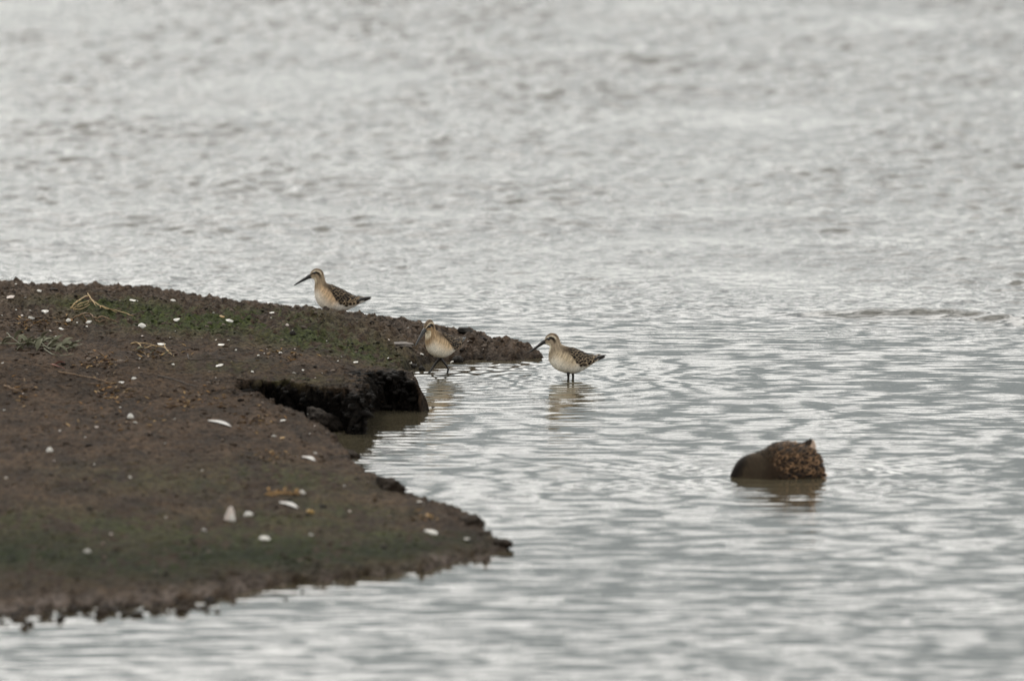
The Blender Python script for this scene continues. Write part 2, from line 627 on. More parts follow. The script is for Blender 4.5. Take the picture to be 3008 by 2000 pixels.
def ground_z(x, y):
    u = np.interp(x, ix, np.arange(len(ix)))
    v = np.interp(y, iy, np.arange(len(iy)))
    i = np.minimum(np.floor(u).astype(int), len(ix) - 2)
    j = np.minimum(np.floor(v).astype(int), len(iy) - 2)
    a, b_ = u - i, v - j
    return (BASE[j, i] * (1 - a) + BASE[j, i + 1] * a) * (1 - b_) + (BASE[j + 1, i] * (1 - a) + BASE[j + 1, i + 1] * a) * b_


def hit(px, py):
    """first point of the bank (or the water) on the view ray through a photograph pixel"""
    r = ray(px, py)
    t0, t1 = (0.16 - CAM[2]) / r[2], (0.0 - CAM[2]) / r[2]
    ts = np.linspace(t0, t1, 700)
    P = CAM[None] + ts[:, None] * r[None]
    below = np.where(P[:, 2] <= ground_z(P[:, 0], P[:, 1]))[0]
    return P[below[0]] if len(below) else P[-1]


# colour of the mud itself: brown silt, green algae film, grey grit; plus shade painted on the cut faces
brown = np.array([0.041, 0.0265, 0.0165])
brown2 = np.array([0.027, 0.0185, 0.0125])
green = np.array([0.026, 0.032, 0.009])
dgreen = np.array([0.011, 0.0145, 0.0035])
grit = np.array([0.080, 0.062, 0.049])
wet = np.array([0.0065, 0.0052, 0.0042])  # damp mud at the waterline; also paints the shade of the cut faces


def blobs(lst):
    mks = np.zeros_like(bx)
    for (px, py, rx, ry, s_) in lst:
        p = at(px, py, float(np.interp(py, [830, 1100, 1400, 1700, 1800], [.1, .1, .06, .012, 0])))
        mks = np.maximum(mks, s_ * np.exp(-((bx - p[0]) / rx) ** 2 - ((by - p[1]) / ry) ** 2))
    return mks


mask_g = blobs([(300, 905, .16, .25, .8), (430, 930, .16, .3, 1), (600, 945, .20, .35, 1), (760, 940, .16, .35, .9), (900, 975, .16, .35, .8), (1080, 985, .14, .3, .8),
                (1200, 990, .1, .25, .6), (650, 1075, .12, .2, .35), (870, 1120, .1, .15, .4), (500, 1440, .25, .3, .35), (830, 1410, .18, .3, .5), (950, 1395, .12, .2, .4),
                (880, 1540, .2, .2, .5), (1000, 1490, .15, .2, .5), (100, 1580, .25, .3, .5), (350, 1590, .2, .3, .6), (620, 1600, .2, .25, .6), (820, 1600, .15, .2, .6), (1150, 1560, .12, .15, .6), (1000, 1610, .14, .15, .7)])
mask_d = blobs([(60, 1665, .22, .35, .9), (250, 1680, .2, .3, .8), (420, 1680, .2, .25, .9), (600, 1650, .2, .25, .9), (780, 1645, .2, .25, .95), (930, 1635, .16, .22, .9),
                (1080, 1620, .14, .2, .8), (1200, 1590, .12, .16, .8), (1320, 1570, .1, .12, .7), (1380, 1550, .06, .1, .6)])
mot = fbm(bx * 7, by * 3.0, 4, 21)
fine = fbm(bx * 45, by * 22, 3, 22)
mask_g = np.clip(mask_g * smooth(-0.35, 0.3, mot + 0.95 * fine + 0.25) * 1.25, 0, 1)
mask_d = np.clip(mask_d * smooth(-0.5, 0.25, mot * 0.8 + 0.75 * fine + 0.28) * 1.2, 0, 1)
COL = brown[None, None] * (1 + 0.25 * fine[..., None]) * (1 + 0.38 * mot[..., None])
k_ = smooth(-0.1, 0.6, fbm(bx * 10, by * 5, 3, 24))[..., None]
COL = COL * (1 - 0.8 * k_) + brown2 * 0.65 * k_
gr = (0.55 * rough * smooth(-0.2, 0.4, fine))[..., None]
COL = COL * (1 - gr) + grit * gr
shore = smooth(0.020, 0.008, BASE + 0.004 * mot) * nr_ * smooth(-.5, .3, fbm(bx * 26, by * 5, 3, 61))
COL = COL * (1 - .7 * shore[..., None]) + np.array([.125, .100, .085]) * .7 * shore[..., None]
COL = COL * (1 - mask_g[..., None]) + green * mask_g[..., None] * (1 + 0.4 * fine[..., None])
COL = COL * (1 - mask_d[..., None]) + dgreen * mask_d[..., None] * (1 + 0.4 * fine[..., None])
wet_shade = (smooth(0.030, 0.004, BASE + 0.004 * fine) * 0.55 * (1 - .85 * nr_) + np.minimum(1, 1.5 * hi) * smooth(0.103, 0.090, BASE + 0.008 * fine) * 0.97)  # damp band by height, plus painted shade on camera- and right-facing cut faces
wet_shade = np.clip(wet_shade, 0, 0.97)[..., None]
COL = COL * (1 - wet_shade) + wet * wet_shade
COL = np.clip(COL, 0.004, 1)

F = grid_faces(len(ix), len(iy))
zf = Z.ravel()
keep = zf[F].max(1) > -0.05
F = F[keep]
used = np.unique(F)
remap = np.full(len(zf), -1)
remap[used] = np.arange(len(used))
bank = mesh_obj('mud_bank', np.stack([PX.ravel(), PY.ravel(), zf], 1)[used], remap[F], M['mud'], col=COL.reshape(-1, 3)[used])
tag(bank, 'brown mud bank with green algae running out into a narrow spit', kind='structure')

# clods and grit on the spit and the rims (nobody could count them)
icv, icf = ico()
V_, F_, C_ = [], [], []
cnt = 0
off = 0
cand_x = rng.uniform(-1.75, 0.12, 60000)
cand_y = rng.uniform(-7.7, 0.7, 60000)
cs = np.array(sdf(cand_x, cand_y))
cz = ground_z(cand_x, cand_y)
cr_ = np.clip(smooth(-1.8, -0.8, cand_y + 0.35 * cand_x), 0, 1)
rim = smooth(-0.05, 0.0, cs) * smooth(0.16, 0.02, cs)
clus = smooth(-0.35, 0.5, fbm(cand_x * 9, cand_y * 4, 3, 51))
nearb = smooth(-4.6, -6.0, cand_y)
prob = (0.42 * cr_ * (cs > -0.015) + 0.45 * rim + 0.17 * (cs > 0)) * clus + 0.8 * nearb * smooth(-.2, -.45, cand_x) * (cs > -0.30) * (cs < 0.22) * smooth(-0.32, 0.0, cs) * clus ** 2
prob = np.where((cs < -0.03) & (cand_y > -4.8), 0, prob)
sel = np.where(rng.uniform(size=60000) < prob)[0]
ui = np.clip(np.searchsorted(ix, cand_x), 0, len(ix) - 1)
vi = np.clip(np.searchsorted(iy, cand_y), 0, len(iy) - 1)
for i in sel[:20000]:
    r = 0.0018 + 0.0042 * rng.uniform() ** 2.6
    if rng.uniform() < 0.03:
        r *= 1.6
    s3 = r * np.array([rng.uniform(.9, 1.7), rng.uniform(.9, 1.8), rng.uniform(.5, .9)])
    a = rng.uniform(0, 6.28)
    v = icv * (1 + 0.22 * rng.normal(size=(12, 1))) * s3
    c_, s_ = math.cos(a), math.sin(a)
    v = np.stack([v[:, 0] * c_ - v[:, 1] * s_, v[:, 0] * s_ + v[:, 1] * c_, v[:, 2]], 1)
    v = v + np.array([cand_x[i], cand_y[i], max(cz[i], -0.003) + 0.2 * s3[2]])
    V_.append(v)
    F_.append(icf + off)
    off += 12
    own = COL[vi[i], ui[i]] if cs[i] > 0.01 else brown2
    q = rng.uniform()
    base = own * rng.uniform(0.75, 1.35) if q < .7 else (own * 0.35 if q < .86 else grit * rng.uniform(0.9, 1.9))
    C_.append(np.repeat(base[None], 12, 0))
# bigger wet lumps lying in the shallows off the near edge
for _ in range(150):
    px_ = rng.uniform(-40, 640)
    py_ = np.interp(px_, [0, 180, 310, 490, 640], [1812, 1792, 1784, 1782, 1760]) + rng.normal() * 16 + 4
    p = at(px_, py_)
    r = 0.005 + 0.009 * rng.uniform() ** 2
    v = icv * (1 + 0.25 * rng.normal(size=(12, 1))) * r * np.array([rng.uniform(.8, 1.4), rng.uniform(.8, 1.6), rng.uniform(.5, 1.0)]) + p + np.array([0, 0, r * .15])
    V_.append(v)
    F_.append(icf + off)
    off += 12
    C_.append(np.repeat((brown2 * rng.uniform(.5, 1.6))[None], 12, 0))
# crumbling lumps clinging to the cut faces
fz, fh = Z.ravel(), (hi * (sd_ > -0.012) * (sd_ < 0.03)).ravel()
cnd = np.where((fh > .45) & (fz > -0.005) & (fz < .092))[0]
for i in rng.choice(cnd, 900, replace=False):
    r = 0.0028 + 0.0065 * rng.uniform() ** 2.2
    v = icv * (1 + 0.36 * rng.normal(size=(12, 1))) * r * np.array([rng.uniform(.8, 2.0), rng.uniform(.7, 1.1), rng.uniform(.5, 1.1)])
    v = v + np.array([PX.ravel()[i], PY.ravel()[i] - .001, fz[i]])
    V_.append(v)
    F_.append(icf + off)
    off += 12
    C_.append(np.repeat((wet * rng.uniform(.5, 1.7))[None], 12, 0))  # lumps carry the painted shade of the faces too
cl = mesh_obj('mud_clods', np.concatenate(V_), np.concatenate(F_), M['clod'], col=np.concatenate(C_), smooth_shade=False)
tag(cl, 'small dark clods and grit strewn over the spit and the bank rims', kind='stuff')

# rotted leaf and straw litter
V_, F_, C_ = [], [], []
for (px, py, rx, ry, n_) in [(300, 1065, 70, 25, 60), (330, 1150, 60, 30, 60), (120, 950, 110, 22, 90), (450, 1035, 90, 25, 60), (560, 1180, 160, 40, 80), (760, 1235, 80, 25, 40),
                             (800, 1345, 70, 20, 40), (60, 1160, 60, 40, 30), (840, 1040, 120, 30, 40), (300, 1230, 200, 60, 70), (1250, 1520, 40, 18, 14)]:
    for _ in range(n_):
        p = hit(px + rng.normal() * rx * .5, py + rng.normal() * ry * .5)
        ln, wd = rng.uniform(.004, .013), rng.uniform(.0015, .004)
        a = rng.uniform(0, math.pi)
        e1 = np.array([math.cos(a), math.sin(a), rng.uniform(-.3, .5)]) * ln
        e2 = np.array([-math.sin(a), math.cos(a), rng.uniform(-.3, .3)]) * wd
        p = p + np.array([0, 0, .002])
        o = len(V_)
        V_ += [p - e1, p - e2 + [0, 0, .001], p + e1, p + e2 + [0, 0, .001], p + [0, 0, -.0015]]
        F_ += [(o, o + 1, o + 2, o + 3), (o + 1, o, o + 4), (o + 2, o + 1, o + 4), (o + 3, o + 2, o + 4), (o, o + 3, o + 4)]
        c = [np.array([.16, .085, .03]), np.array([.13, .09, .055]), np.array([.05, .03, .02]), np.array([.22, .14, .06])][rng.integers(4)]
        C_ += [c * rng.uniform(.7, 1.3)] * 5
lit = mesh_obj('leaf_litter', V_, F_, M['clod'], col=np.array(C_), smooth_shade=False)
tag(lit, 'rotted brown leaf and straw litter scattered over the mud', kind='stuff')


# ------------------------------------------------------------------ waders
def build_wader(label, pairs, cs, bill, eye, legs, foot_px, world, wf, tone, rz=0.0, head_yaw=0.0, head_pitch=0.0, scale=1.0):
    """pairs: dorsal and ventral outline points measured on the side view; foot_px the point that stands at 'world'"""
    root = empty('curlew_sandpiper', world, rz)
    tag(root, label, 'bird', 'sandpipers on and beside the mud spit')
    s = scale / (cs * 1191.0)
    fx, fy = foot_px

    def loc(p):
        return np.array([(p[0] - fx) * s, (fy - p[1]) * s])
    n = len(pairs)
    Dn = np.array([loc(p[0]) for p in pairs])
    Vn = np.array([loc(p[1]) for p in pairs])
    Wn = np.array(wf) * s
    m_ = 4
    Df, Vf, Wf = catmull(Dn, m_), catmull(Vn, m_), catmull(Wn[:, None], m_)[:, 0]
    T = np.linspace(0, n - 1, len(Df))
    piv = 0.5 * (Dn[6] + Vn[6])

    def bend(P, tt):
        """turn the head about the neck"""
        P = np.asarray(P, float)
        if not head_yaw and not head_pitch:
            return P
        k = 1 - smooth(3.5, 8.0, np.asarray(tt, float))
        a = head_yaw * k
        x, y = P[..., 0] - piv[0], P[..., 1]
        q = P.copy()
        q[..., 0] = piv[0] + x * np.cos(a) - y * np.sin(a)
        q[..., 1] = x * np.sin(a) + y * np.cos(a)
        q[..., 2] = P[..., 2] - head_pitch * k * np.hypot(x, y) * (x < 0)
        return q

    def surf(t_, a, offs=0.0):
        """t_ along the body 0..n-1, a: 0 dorsal .. pi ventral, sign = side"""
        d = np.array([np.interp(t_, T, Df[:, 0]), np.interp(t_, T, Df[:, 1])])
        v = np.array([np.interp(t_, T, Vf[:, 0]), np.interp(t_, T, Vf[:, 1])])
        w_ = np.interp(t_, T, Wf)
        c = (d + v) / 2
        h = (d - v) / 2
        hl = np.linalg.norm(h)
        k = (hl + offs) / hl
        p = c + h * math.cos(a) * k
        return bend(np.array([p[0], -(w_ + offs) * math.sin(a), p[1]]), t_)
    seg = 28
    V, F, col = [], [], []
    rg = np.random.default_rng(int(abs(world[0]) * 1000) + 5)
    for i, t_ in enumerate(T):
        for k in range(seg):
            a = 2 * math.pi * k / seg
            if a > math.pi:
                a -= 2 * math.pi
            V.append(surf(t_, a))
            ca = math.cos(a)
            f_ = (1 - ca) / 2
            nz = rg.normal() * 0.10
            dark = np.array([.062, .045, .030])
            buff = tone['buff']
            cream = tone['cream']
            white = tone['white']
            peach = tone['peach']
            if t_ < 6.0:
                if f_ < .17:
                    c = dark * (1.2 + 5 * abs(nz)) * (1.6 if k % 2 else 1.0)
                elif f_ < .28:
                    c = (cream * .6 + buff * .3) if t_ < 5.0 else buff * .8
                elif f_ < .47:
                    c = dark * (.25 if t_ < 4.2 else .9)
                elif f_ < .75:
                    c = buff
                else:
                    c = cream
                k2 = float(smooth(4.5, 6.0, t_))
                c = c * (1 - k2) + (buff * (.75 if k % 2 else 1.05)) * k2
            else:
                back = float(smooth(.42, .16, f_))
                belly = float(smooth(.42, .92, f_)) * float(smooth(6, 9, t_))
                rear = float(smooth(12.0, 15.5, t_))
                streak = .58 + .5 * ((k * 7 + i * 3) % 5) / 4 if f_ < .6 and t_ < 12 else 1.0
                fr = peach * (1 - belly) + (cream * .4 + white * .6) * belly
                fr = fr * (1 - rear) + white * rear
                c = fr * streak * (1 - back) + dark * 1.5 * back
                if t_ < 9:
                    k2 = float(smooth(9, 6, t_))
                    c = c * (1 - k2) + buff * (.75 if k % 2 else 1.05) * k2
                if t_ > n - 2.1 and f_ < .8:
                    c = np.array([.016, .014, .012])
            col.append(np.clip(c * (1 + nz), .004, .95))
    R = len(T)
    for i in range(R - 1):
        for k in range(seg):
            k2 = (k + 1) % seg
            F.append((i * seg + k, i * seg + k2, (i + 1) * seg + k2, (i + 1) * seg + k))
    F.append(tuple(range(seg - 1, -1, -1)))
    F.append(tuple((R - 1) * seg + k for k in range(seg)))
    mesh_obj('body', V, F, M['plumage'], root, np.array(col))
    # bill
    bp = np.array([loc(q[:2]) for q in bill])
    br = np.array([q[2] * s * 1.32 for q in bill])
    bp3 = catmull(np.stack([bp[:, 0], np.zeros(len(bp)), bp[:, 1]], 1), 4)
    br3 = catmull(br[:, None], 4)[:, 0]
    v, f = tube(bp3, br3, 10)
    mesh_obj('bill', bend(np.array(v), np.zeros(len(v))), f, M['bill'], root)
    # eyes
    ev, ef = ico2(2)
    for sg in (1, -1):
        t_, f_ = eye
        p = surf(t_, sg * math.acos(1 - 2 * f_))
        mesh_obj('eye', ev * 0.0036 + p, ef, M['eye'], root)
    # wings: a shell lying on the flank, with rows of pale-edged feathers over it
    ft = np.array([8.5, 10, 12, 14, 15, 16, 17, 18, 19, 19.6])
    fm = np.array([.07, .22, .40, .52, .54, .50, .46, .46, .50, .40])

    def wing_pt(t_, q, sg, offs):
        f_ = q * np.interp(t_, ft, fm) + 0.004
        return surf(t_, sg * math.acos(1 - 2 * f_), offs)
    for sg in (1, -1):
        wv, wfc = [], []
        nt_, nq = 30, 9
        tt = np.linspace(8.5, n - 1.35, nt_)
        for t_ in tt:
            for q in range(nq + 1):
                e = min(1.0, (nq - q) / 1.5)
                wv.append(wing_pt(t_, q / nq, sg, -0.0008 + 0.0026 * e * float(smooth(8.4, 10, t_))))
        for i in range(nt_ - 1):
            for q in range(nq):
                a = i * (nq + 1) + q
                quad = (a, a + 1, a + nq + 2, a + nq + 1)
                wfc.append(quad if sg > 0 else quad[::-1])
        wing = mesh_obj('wing', wv, wfc, M['plumage'], root, np.repeat(np.array([[.045, .033, .024]]), len(wv), 0))
        fv, ff, fc = [], [], []
        row = 0
        t_ = 9.2
        while t_ < n - 4.3:
            big = float(smooth(11, 17, t_))
            ln, wd = (0.0084 + .0050 * big) * scale, (.0043 + .0010 * big) * scale
            f_max = np.interp(t_, ft, fm)
            nf = max(2, int(f_max / .082))
            for j in range(nf):
                q = (j + .5 + .5 * (row % 2)) / (nf + .5)
                if q > 1:
                    continue
                p = wing_pt(t_, q, sg, .0024)
                p2 = wing_pt(min(t_ + .6, n - 1.5), q, sg, .0024)
                pu = wing_pt(t_, max(q - .08, 0), sg, .0024)
                d1 = (p2 - p) / (np.linalg.norm(p2 - p) + 1e-9)
                d1 = d1 + rg.normal(size=3) * .08
                d2 = pu - p
                d2 -= d1 * (d2 @ d1)
                d2 /= np.linalg.norm(d2) + 1e-9
                nr = np.cross(d1, d2)
                if nr[1] * (-sg) < 0:
                    nr = -nr
                sh = [(0, 0), (.3, .85), (.65, 1.0), (.92, .6), (1.0, 0), (.92, -.6), (.65, -1.0), (.3, -.85)]
                o = len(fv)
                dk = np.array([.011, .008, .006]) * rg.uniform(.5, 1.6)
                pl = tone['fringe'] * rg.choice([.55, .9, 1.25])
                lift = .0009
                for (u, w2) in sh:
                    fv.append(p + d1 * u * ln + d2 * w2 * wd + nr * (lift * u - .0002 - .0004 * abs(w2)))
                    fc.append(pl if u > .2 else dk)
                for (u, w2) in sh:
                    fv.append(p + d1 * (.04 + u * .78) * ln + d2 * w2 * wd * .70 + nr * (lift * u + .0002))
                    fc.append(dk)
                for e in range(8):
                    e2 = (e + 1) % 8
                    ff.append((o + e, o + e2, o + 8 + e2, o + 8 + e))
                ff.append(tuple(o + 8 + e for e in range(8)))
            t_ += .60
            row += 1
        fo = mesh_obj('covert_feathers', fv, ff, M['feather'], wing, np.array(fc), smooth_shade=False)
        tag(fo, kind='stuff')
        # long dark flight feathers crossing over the tail
        pv = []
        for j, (dq, ext) in enumerate(((.25, .0), (.5, -.004), (.75, -.008))):
            p0 = wing_pt(n - 4.5, dq, sg, .002)
            p1 = surf(n - 1.0, sg * .5, .0012) + np.array([ext + .004, 0, .0006 * (2 - j)])
            P = np.array([p0 + (p1 - p0) * u + np.array([0, -sg * .0006, 0]) for u in np.linspace(0, 1, 6)])
            pv.append(tube(P, [.0016, .0034, .0040, .0038, .0030, .0010], 8, .45))
        v, f = merge(pv)
        po = mesh_obj('flight_feathers', v, f, M['bill'], wing)
    # tail
    tp = 0.5 * (Dn[-1] + Vn[-1])
    t0 = 0.5 * (Dn[-3] + Vn[-3])
    P = np.array([[t0[0] + (tp[0] - t0[0]) * u, 0, t0[1] + (tp[1] - t0[1]) * u] for u in np.linspace(0, 1.16, 6)])
    v, f = tube(P, [.008, .0085, .0080, .0070, .0058, .003], 10, .45)
    mesh_obj('tail', v, f, M['bill'], root)
    # legs
    for lg in legs:
        P = [np.array([(q[0] - fx) * s, q[2], (fy - q[1]) * s]) for q in lg]
        rr = [.0054, .0033, .0027] + [.0024] * (len(P) - 3)
        if len(P) > 4:
            rr[3] = .0028
        v, f = tube(P, rr[:len(P)], 8)
        lo = mesh_obj('leg', v, f, M['leg'], root)
        e = P[-1]
        tv = []
        for an in (2.6, 3.14, 3.7, 0.2):
            d = np.array([math.cos(an), math.sin(an), -.06]) * (.016 if an > 1 else .006)
            tv.append(tube([e + [0, 0, .001], e + d * .5, e + d], [.0013, .0011, .0006], 6))
        v, f = merge(tv)
        mesh_obj('foot', v, f, M['leg'], lo)
    return root


W_ = [38, 62, 90, 108, 115, 118, 122, 132, 150, 178, 212, 240, 256, 258, 246, 222, 190, 152, 112, 78, 48]
P1 = [((590, 385), (602, 458)), ((622, 310), (640, 482)), ((690, 252), (690, 503)), ((770, 231), (702, 520)), ((870, 265), (708, 545)), ((930, 345), (712, 590)),
      ((950, 440), (708, 660)), ((970, 520), (706, 740)), ((1000, 590), (705, 830)), ((1080, 625), (712, 920)), ((1180, 670), (740, 1020)), ((1290, 715), (800, 1130)),
      ((1400, 765), (890, 1225)), ((1500, 820), (1000, 1285)), ((1590, 870), (1130, 1312)), ((1680, 915), (1300, 1322)), ((1760, 940), (1470, 1292)),
      ((1840, 955), (1650, 1215)), ((1920, 962), (1800, 1130)), ((1990, 965), (1920, 1075)), ((2085, 958), (2070, 1008))]
B1 = [(615, 425, 50), (560, 445, 40), (480, 492, 31), (380, 545, 25), (300, 595, 19), (240, 632, 13), (193, 656, 5)]
t1_ = dict(buff=np.array([.33, .25, .165]), cream=np.array([.76, .64, .46]), white=np.array([.82, .77, .69]), peach=np.array([.62, .43, .26]), fringe=np.array([.50, .36, .22]))
t3_ = dict(buff=np.array([.36, .285, .20]), cream=np.array([.82, .72, .55]), white=np.array([.84, .80, .72]), peach=np.array([.62, .49, .33]), fringe=np.array([.48, .36, .23]))

t2_ = dict(buff=np.array([.34, .23, .13]), cream=np.array([.74, .63, .46]), white=np.array([.80, .76, .68]), peach=np.array([.56, .40, .24]), fringe=np.array([.42, .31, .20]))
P3 = [((385, 235), (390, 290)), ((400, 190), (415, 305)), ((440, 140), (450, 322)), ((510, 110), (478, 345)), ((580, 125), (474, 385)), ((625, 165), (465, 430)),
      ((655, 235), (457, 490)), ((685, 305), (458, 550)), ((750, 335), (472, 605)), ((830, 358), (505, 665)), ((910, 380), (560, 722)), ((985, 410), (630, 765)),
      ((1050, 440), (710, 795)), ((1110, 470), (790, 815)), ((1160, 493), (880, 822)), ((1205, 501), (970, 800)), ((1250, 504), (1060, 757)),
      ((1300, 503), (1150, 705)), ((1340, 503), (1230, 645)), ((1385, 503), (1310, 595)), ((1430, 505), (1410, 550))]
B3 = [(400, 262, 34), (360, 278, 27), (300, 322, 21), (240, 365, 17), (180, 408, 13), (140, 437, 9), (112, 458, 4)]
W3 = [w_ * 6.03 / 8.425 for w_ in W_]

# the bird behind the crest of the spit: its feet stand on the far slope
w1 = at(976, 958, 0.0)
wy1 = 0.16
g1 = float(ground_z(np.array([-.44]), np.array([wy1]))[0])
r_ = ray(840 + 1100 / 8.425, 760 + 1310 / 8.425)
tt_ = (wy1 - CAM[1]) / r_[1]
belly1 = CAM + tt_ * r_
fy1 = 1310 + (belly1[2] - g1) * 8.425 * 1191
legs1 = [[(1140, 1230, -.010), (1150, 1330, -.010), (1130, 1310 + .45 * (fy1 - 1310), -.010), (1110, fy1 - 12, -.010)],
         [(1230, 1230, .010), (1240, 1340, .010), (1225, 1310 + .45 * (fy1 - 1310), .010), (1215, fy1 - 12, .010)]]
x1 = CAM[0] + tt_ * r_[0]
build_wader('peach-breasted sandpiper with drooping black bill, legs hidden behind the crest of the spit', P1, 8.425, B1, (2.35, .36), legs1, (1100, fy1),
            (x1, wy1, g1), W_, t1_)

# the bird wading off the tip of the spit, side on
x3 = BIRD3
legs3 = [[(805, 770, -.010), (800, 830, -.010), (802, 870, -.010), (800, 960, -.010), (795, 1040, -.010)],
         [(885, 770, .010), (880, 830, .010), (884, 870, .010), (880, 960, .010), (876, 1040, .010)]]
build_wader('pale sandpiper seen side on wading in open water off the tip of the spit', P3, 6.03, B3, (2.3, .40), legs3, (840, 905),
            tuple(BIRD3), W3, t3_)

# the bird walking towards the camera through the shallows between bank and spit
legs2 = [[(810, 740, .000), (800, 850, .002), (757, 950, .012), (735, 1000, .014), (655, 1085, .017), (635, 1160, .017)],
         [(828, 740, .000), (838, 850, -.002), (893, 960, -.012), (920, 1020, -.014), (898, 1085, -.014), (880, 1160, -.014)]]
build_wader('pale sandpiper walking head-on through the shallows between the mud bank and the spit', P3, 6.03, B3, (2.3, .40), legs2, (800, 1085),
            tuple(at(1291, 1095)), [w_ * 0.90 for w_ in W3], t2_, rz=math.radians(47), head_yaw=math.radians(6), head_pitch=.24, scale=0.98)

# ------------------------------------------------------------------ duck
DS = 1.0 / (6.533 * 1191.0) * (D - 3.8) / D
duck = empty('duck', (DUCK[0], DUCK[1], 0))
tag(duck, 'mottled brown duck dabbling with its head under water at the right', 'duck')
ST = [(290, 30, 40), (330, 130, 120), (400, 260, 185), (480, 350, 225), (600, 420, 262), (750, 470, 285), (860, 487, 300), (930, 505, 320), (985, 550, 338), (1040, 576, 355),
      (1130, 618, 385), (1250, 638, 410), (1380, 655, 425), (1500, 645, 425), (1600, 618, 410), (1700, 603, 385), (1800, 580, 350), (1900, 515, 300), (1960, 450, 255),
      (2020, 365, 205), (2075, 235, 140), (2105, 60, 50)]
ST = np.array(ST, float)
SF = catmull(ST, 3)
SX, SZ, SWD = (SF[:, 0] - 1190) * DS, SF[:, 1] * DS, SF[:, 2] * DS


def duck_pt(x, a, offs=0.0):
    """a: 0 = top, +-pi/2 = waterline side"""
    zt, hw = np.interp(x, SX, SZ) + offs, np.interp(x, SX, SWD) + offs
    sa, ca = math.sin(a), math.cos(a)
    e = 0.82
    return np.array([x, -hw * math.copysign(abs(sa) ** e, sa), zt * math.copysign(abs(ca) ** e, ca) if ca > 0 else 0.035 * ca])


V, F, col = [], [], []
seg = 36
rg = np.random.default_rng(77)
for i, x in enumerate(SX):
    q = SF[i, 0]
    for k in range(seg):
        a = 2 * math.pi * k / seg
        if a > math.pi:
            a -= 2 * math.pi
        p = duck_pt(x, a)
        V.append(p)
        zc = p[2] / DS
        c = np.array([.046, .033, .021])
        # the dark crown and the stripe through the eye on the bent-down head
        if q < 680 and zc > 0:
            st = abs((q - 475) - (zc - 80) * 0.45)
            if st < 38:
                c = np.array([.022, .016, .011])
            elif q - 475 < (zc - 80) * .45 - 38:
                c = np.array([.012, .009, .007])
        kb = float(smooth(950, 1200, q - .2 * zc + 120))
        c = c * (1 - kb) + np.array([.032, .020, .012]) * kb
        col.append(np.clip(c * (1 + rg.normal() * .12), .004, 1))
for i in range(len(SX) - 1):
    for k in range(seg):
        k2 = (k + 1) % seg
        F.append((i * seg + k, i * seg + k2, (i + 1) * seg + k2, (i + 1) * seg + k))
F.append(tuple(range(seg - 1, -1, -1)))
F.append(tuple((len(SX) - 1) * seg + k for k in range(seg)))
body = mesh_obj('body', V, F, M['plumage'], duck, np.array(col))


def scale_feather(fv, ff, fc, p, d1, d2, nr, ln, wd, dk, pl, lift):
    sh = [(0, 0), (.3, .85), (.65, 1.0), (.92, .6), (1.0, 0), (.92, -.6), (.65, -1.0), (.3, -.85)]
    o = len(fv)
    for (u, w2) in sh:
        fv.append(p + d1 * u * ln + d2 * w2 * wd + nr * (lift * u - .0003 - .0006 * abs(w2)))
        fc.append(pl if u > .2 else dk)
    for (u, w2) in sh:
        fv.append(p + d1 * (.08 + u * .72) * ln + d2 * w2 * wd * .62 + nr * (lift * u + .0003))
        fc.append(dk)
    for e in range(8):
        e2 = (e + 1) % 8
        ff.append((o + e, o + e2, o + 8 + e2, o + 8 + e))
    ff.append(tuple(o + 8 + e for e in range(8)))


fv, ff, fc = [], [], []
row = 0
xq = 780.0
while xq < 2075:
    x = (xq - 1190) * DS
    hw = np.interp(x, SX, SWD)
    na = max(6, int(hw * 3.0 / .0078))
    for j in range(na):
        a = -1.56 + 3.12 * (j + .5 * (row % 2) + .25) / na
        if xq < 1200 and abs(a) > .15 + (xq - 780) / 360 * 1.35 + rg.normal() * .18:
            continue
        a += rg.normal() * .02
        p = duck_pt(x, a, .0008)
        p2 = duck_pt(x + .006, a, .0008)
        d1 = p2 - p
        d1 /= np.linalg.norm(d1)
        q_ = duck_pt(x, a - .05, .0008) - p
        d2 = q_ - d1 * (q_ @ d1)
        d2 /= np.linalg.norm(d2) + 1e-9
        nr = np.cross(d1, d2)
        if nr @ np.array([0, p[1], p[2] + .02]) < 0:
            nr = -nr
        up = abs(a) < .75
        dk = np.array([.008, .006, .005]) * rg.uniform(.6, 1.6)
        pl = np.array([.27, .155, .080]) * rg.choice([.4, 1.0, 1.7, 2.4]) * (.75 if up else 1.0)
        g_ = float(smooth(800, 1250, xq + rg.normal() * 50))
        own = np.array([.046, .033, .021])
        dk = own * .75 * (1 - g_) + dk * g_
        pl = own * 1.25 * (1 - g_) + pl * g_
        scale_feather(fv, ff, fc, p, d1 + rg.normal(size=3) * .12, d2, nr, (.0065 + .0085 * float(smooth(850, 1600, xq))) * rg.uniform(.8, 1.3), (.0028 + .0026 * float(smooth(850, 1600, xq))) * rg.uniform(.8, 1.2), dk, pl, .0028)
    xq += 40
    row += 1
fo = mesh_obj('contour_feathers', fv, ff, M['feather'], duck, np.array(fc), smooth_shade=False)
tag(fo, kind='stuff')


def blade(P, wid, nrm, th=.0012):
    """flat pointed feather along P"""
    V, F = [], []
    n_ = len(P)
    for i, p in enumerate(P):
        t_ = P[min(i + 1, n_ - 1)] - P[max(i - 1, 0)]
        t_ = t_ / np.linalg.norm(t_)
        sdv = np.cross(t_, nrm)
        sdv /= np.linalg.norm(sdv)
        V += [p + sdv * wid[i], p + nrm * th, p - sdv * wid[i], p - nrm * th]
    for i in range(n_ - 1):
        for k in range(4):
            F.append((i * 4 + k, i * 4 + (k + 1) % 4, i * 4 + 4 + (k + 1) % 4, i * 4 + 4 + k))
    F += [(3, 2, 1, 0), tuple((n_ - 1) * 4 + k for k in range(4))]
    return V, F


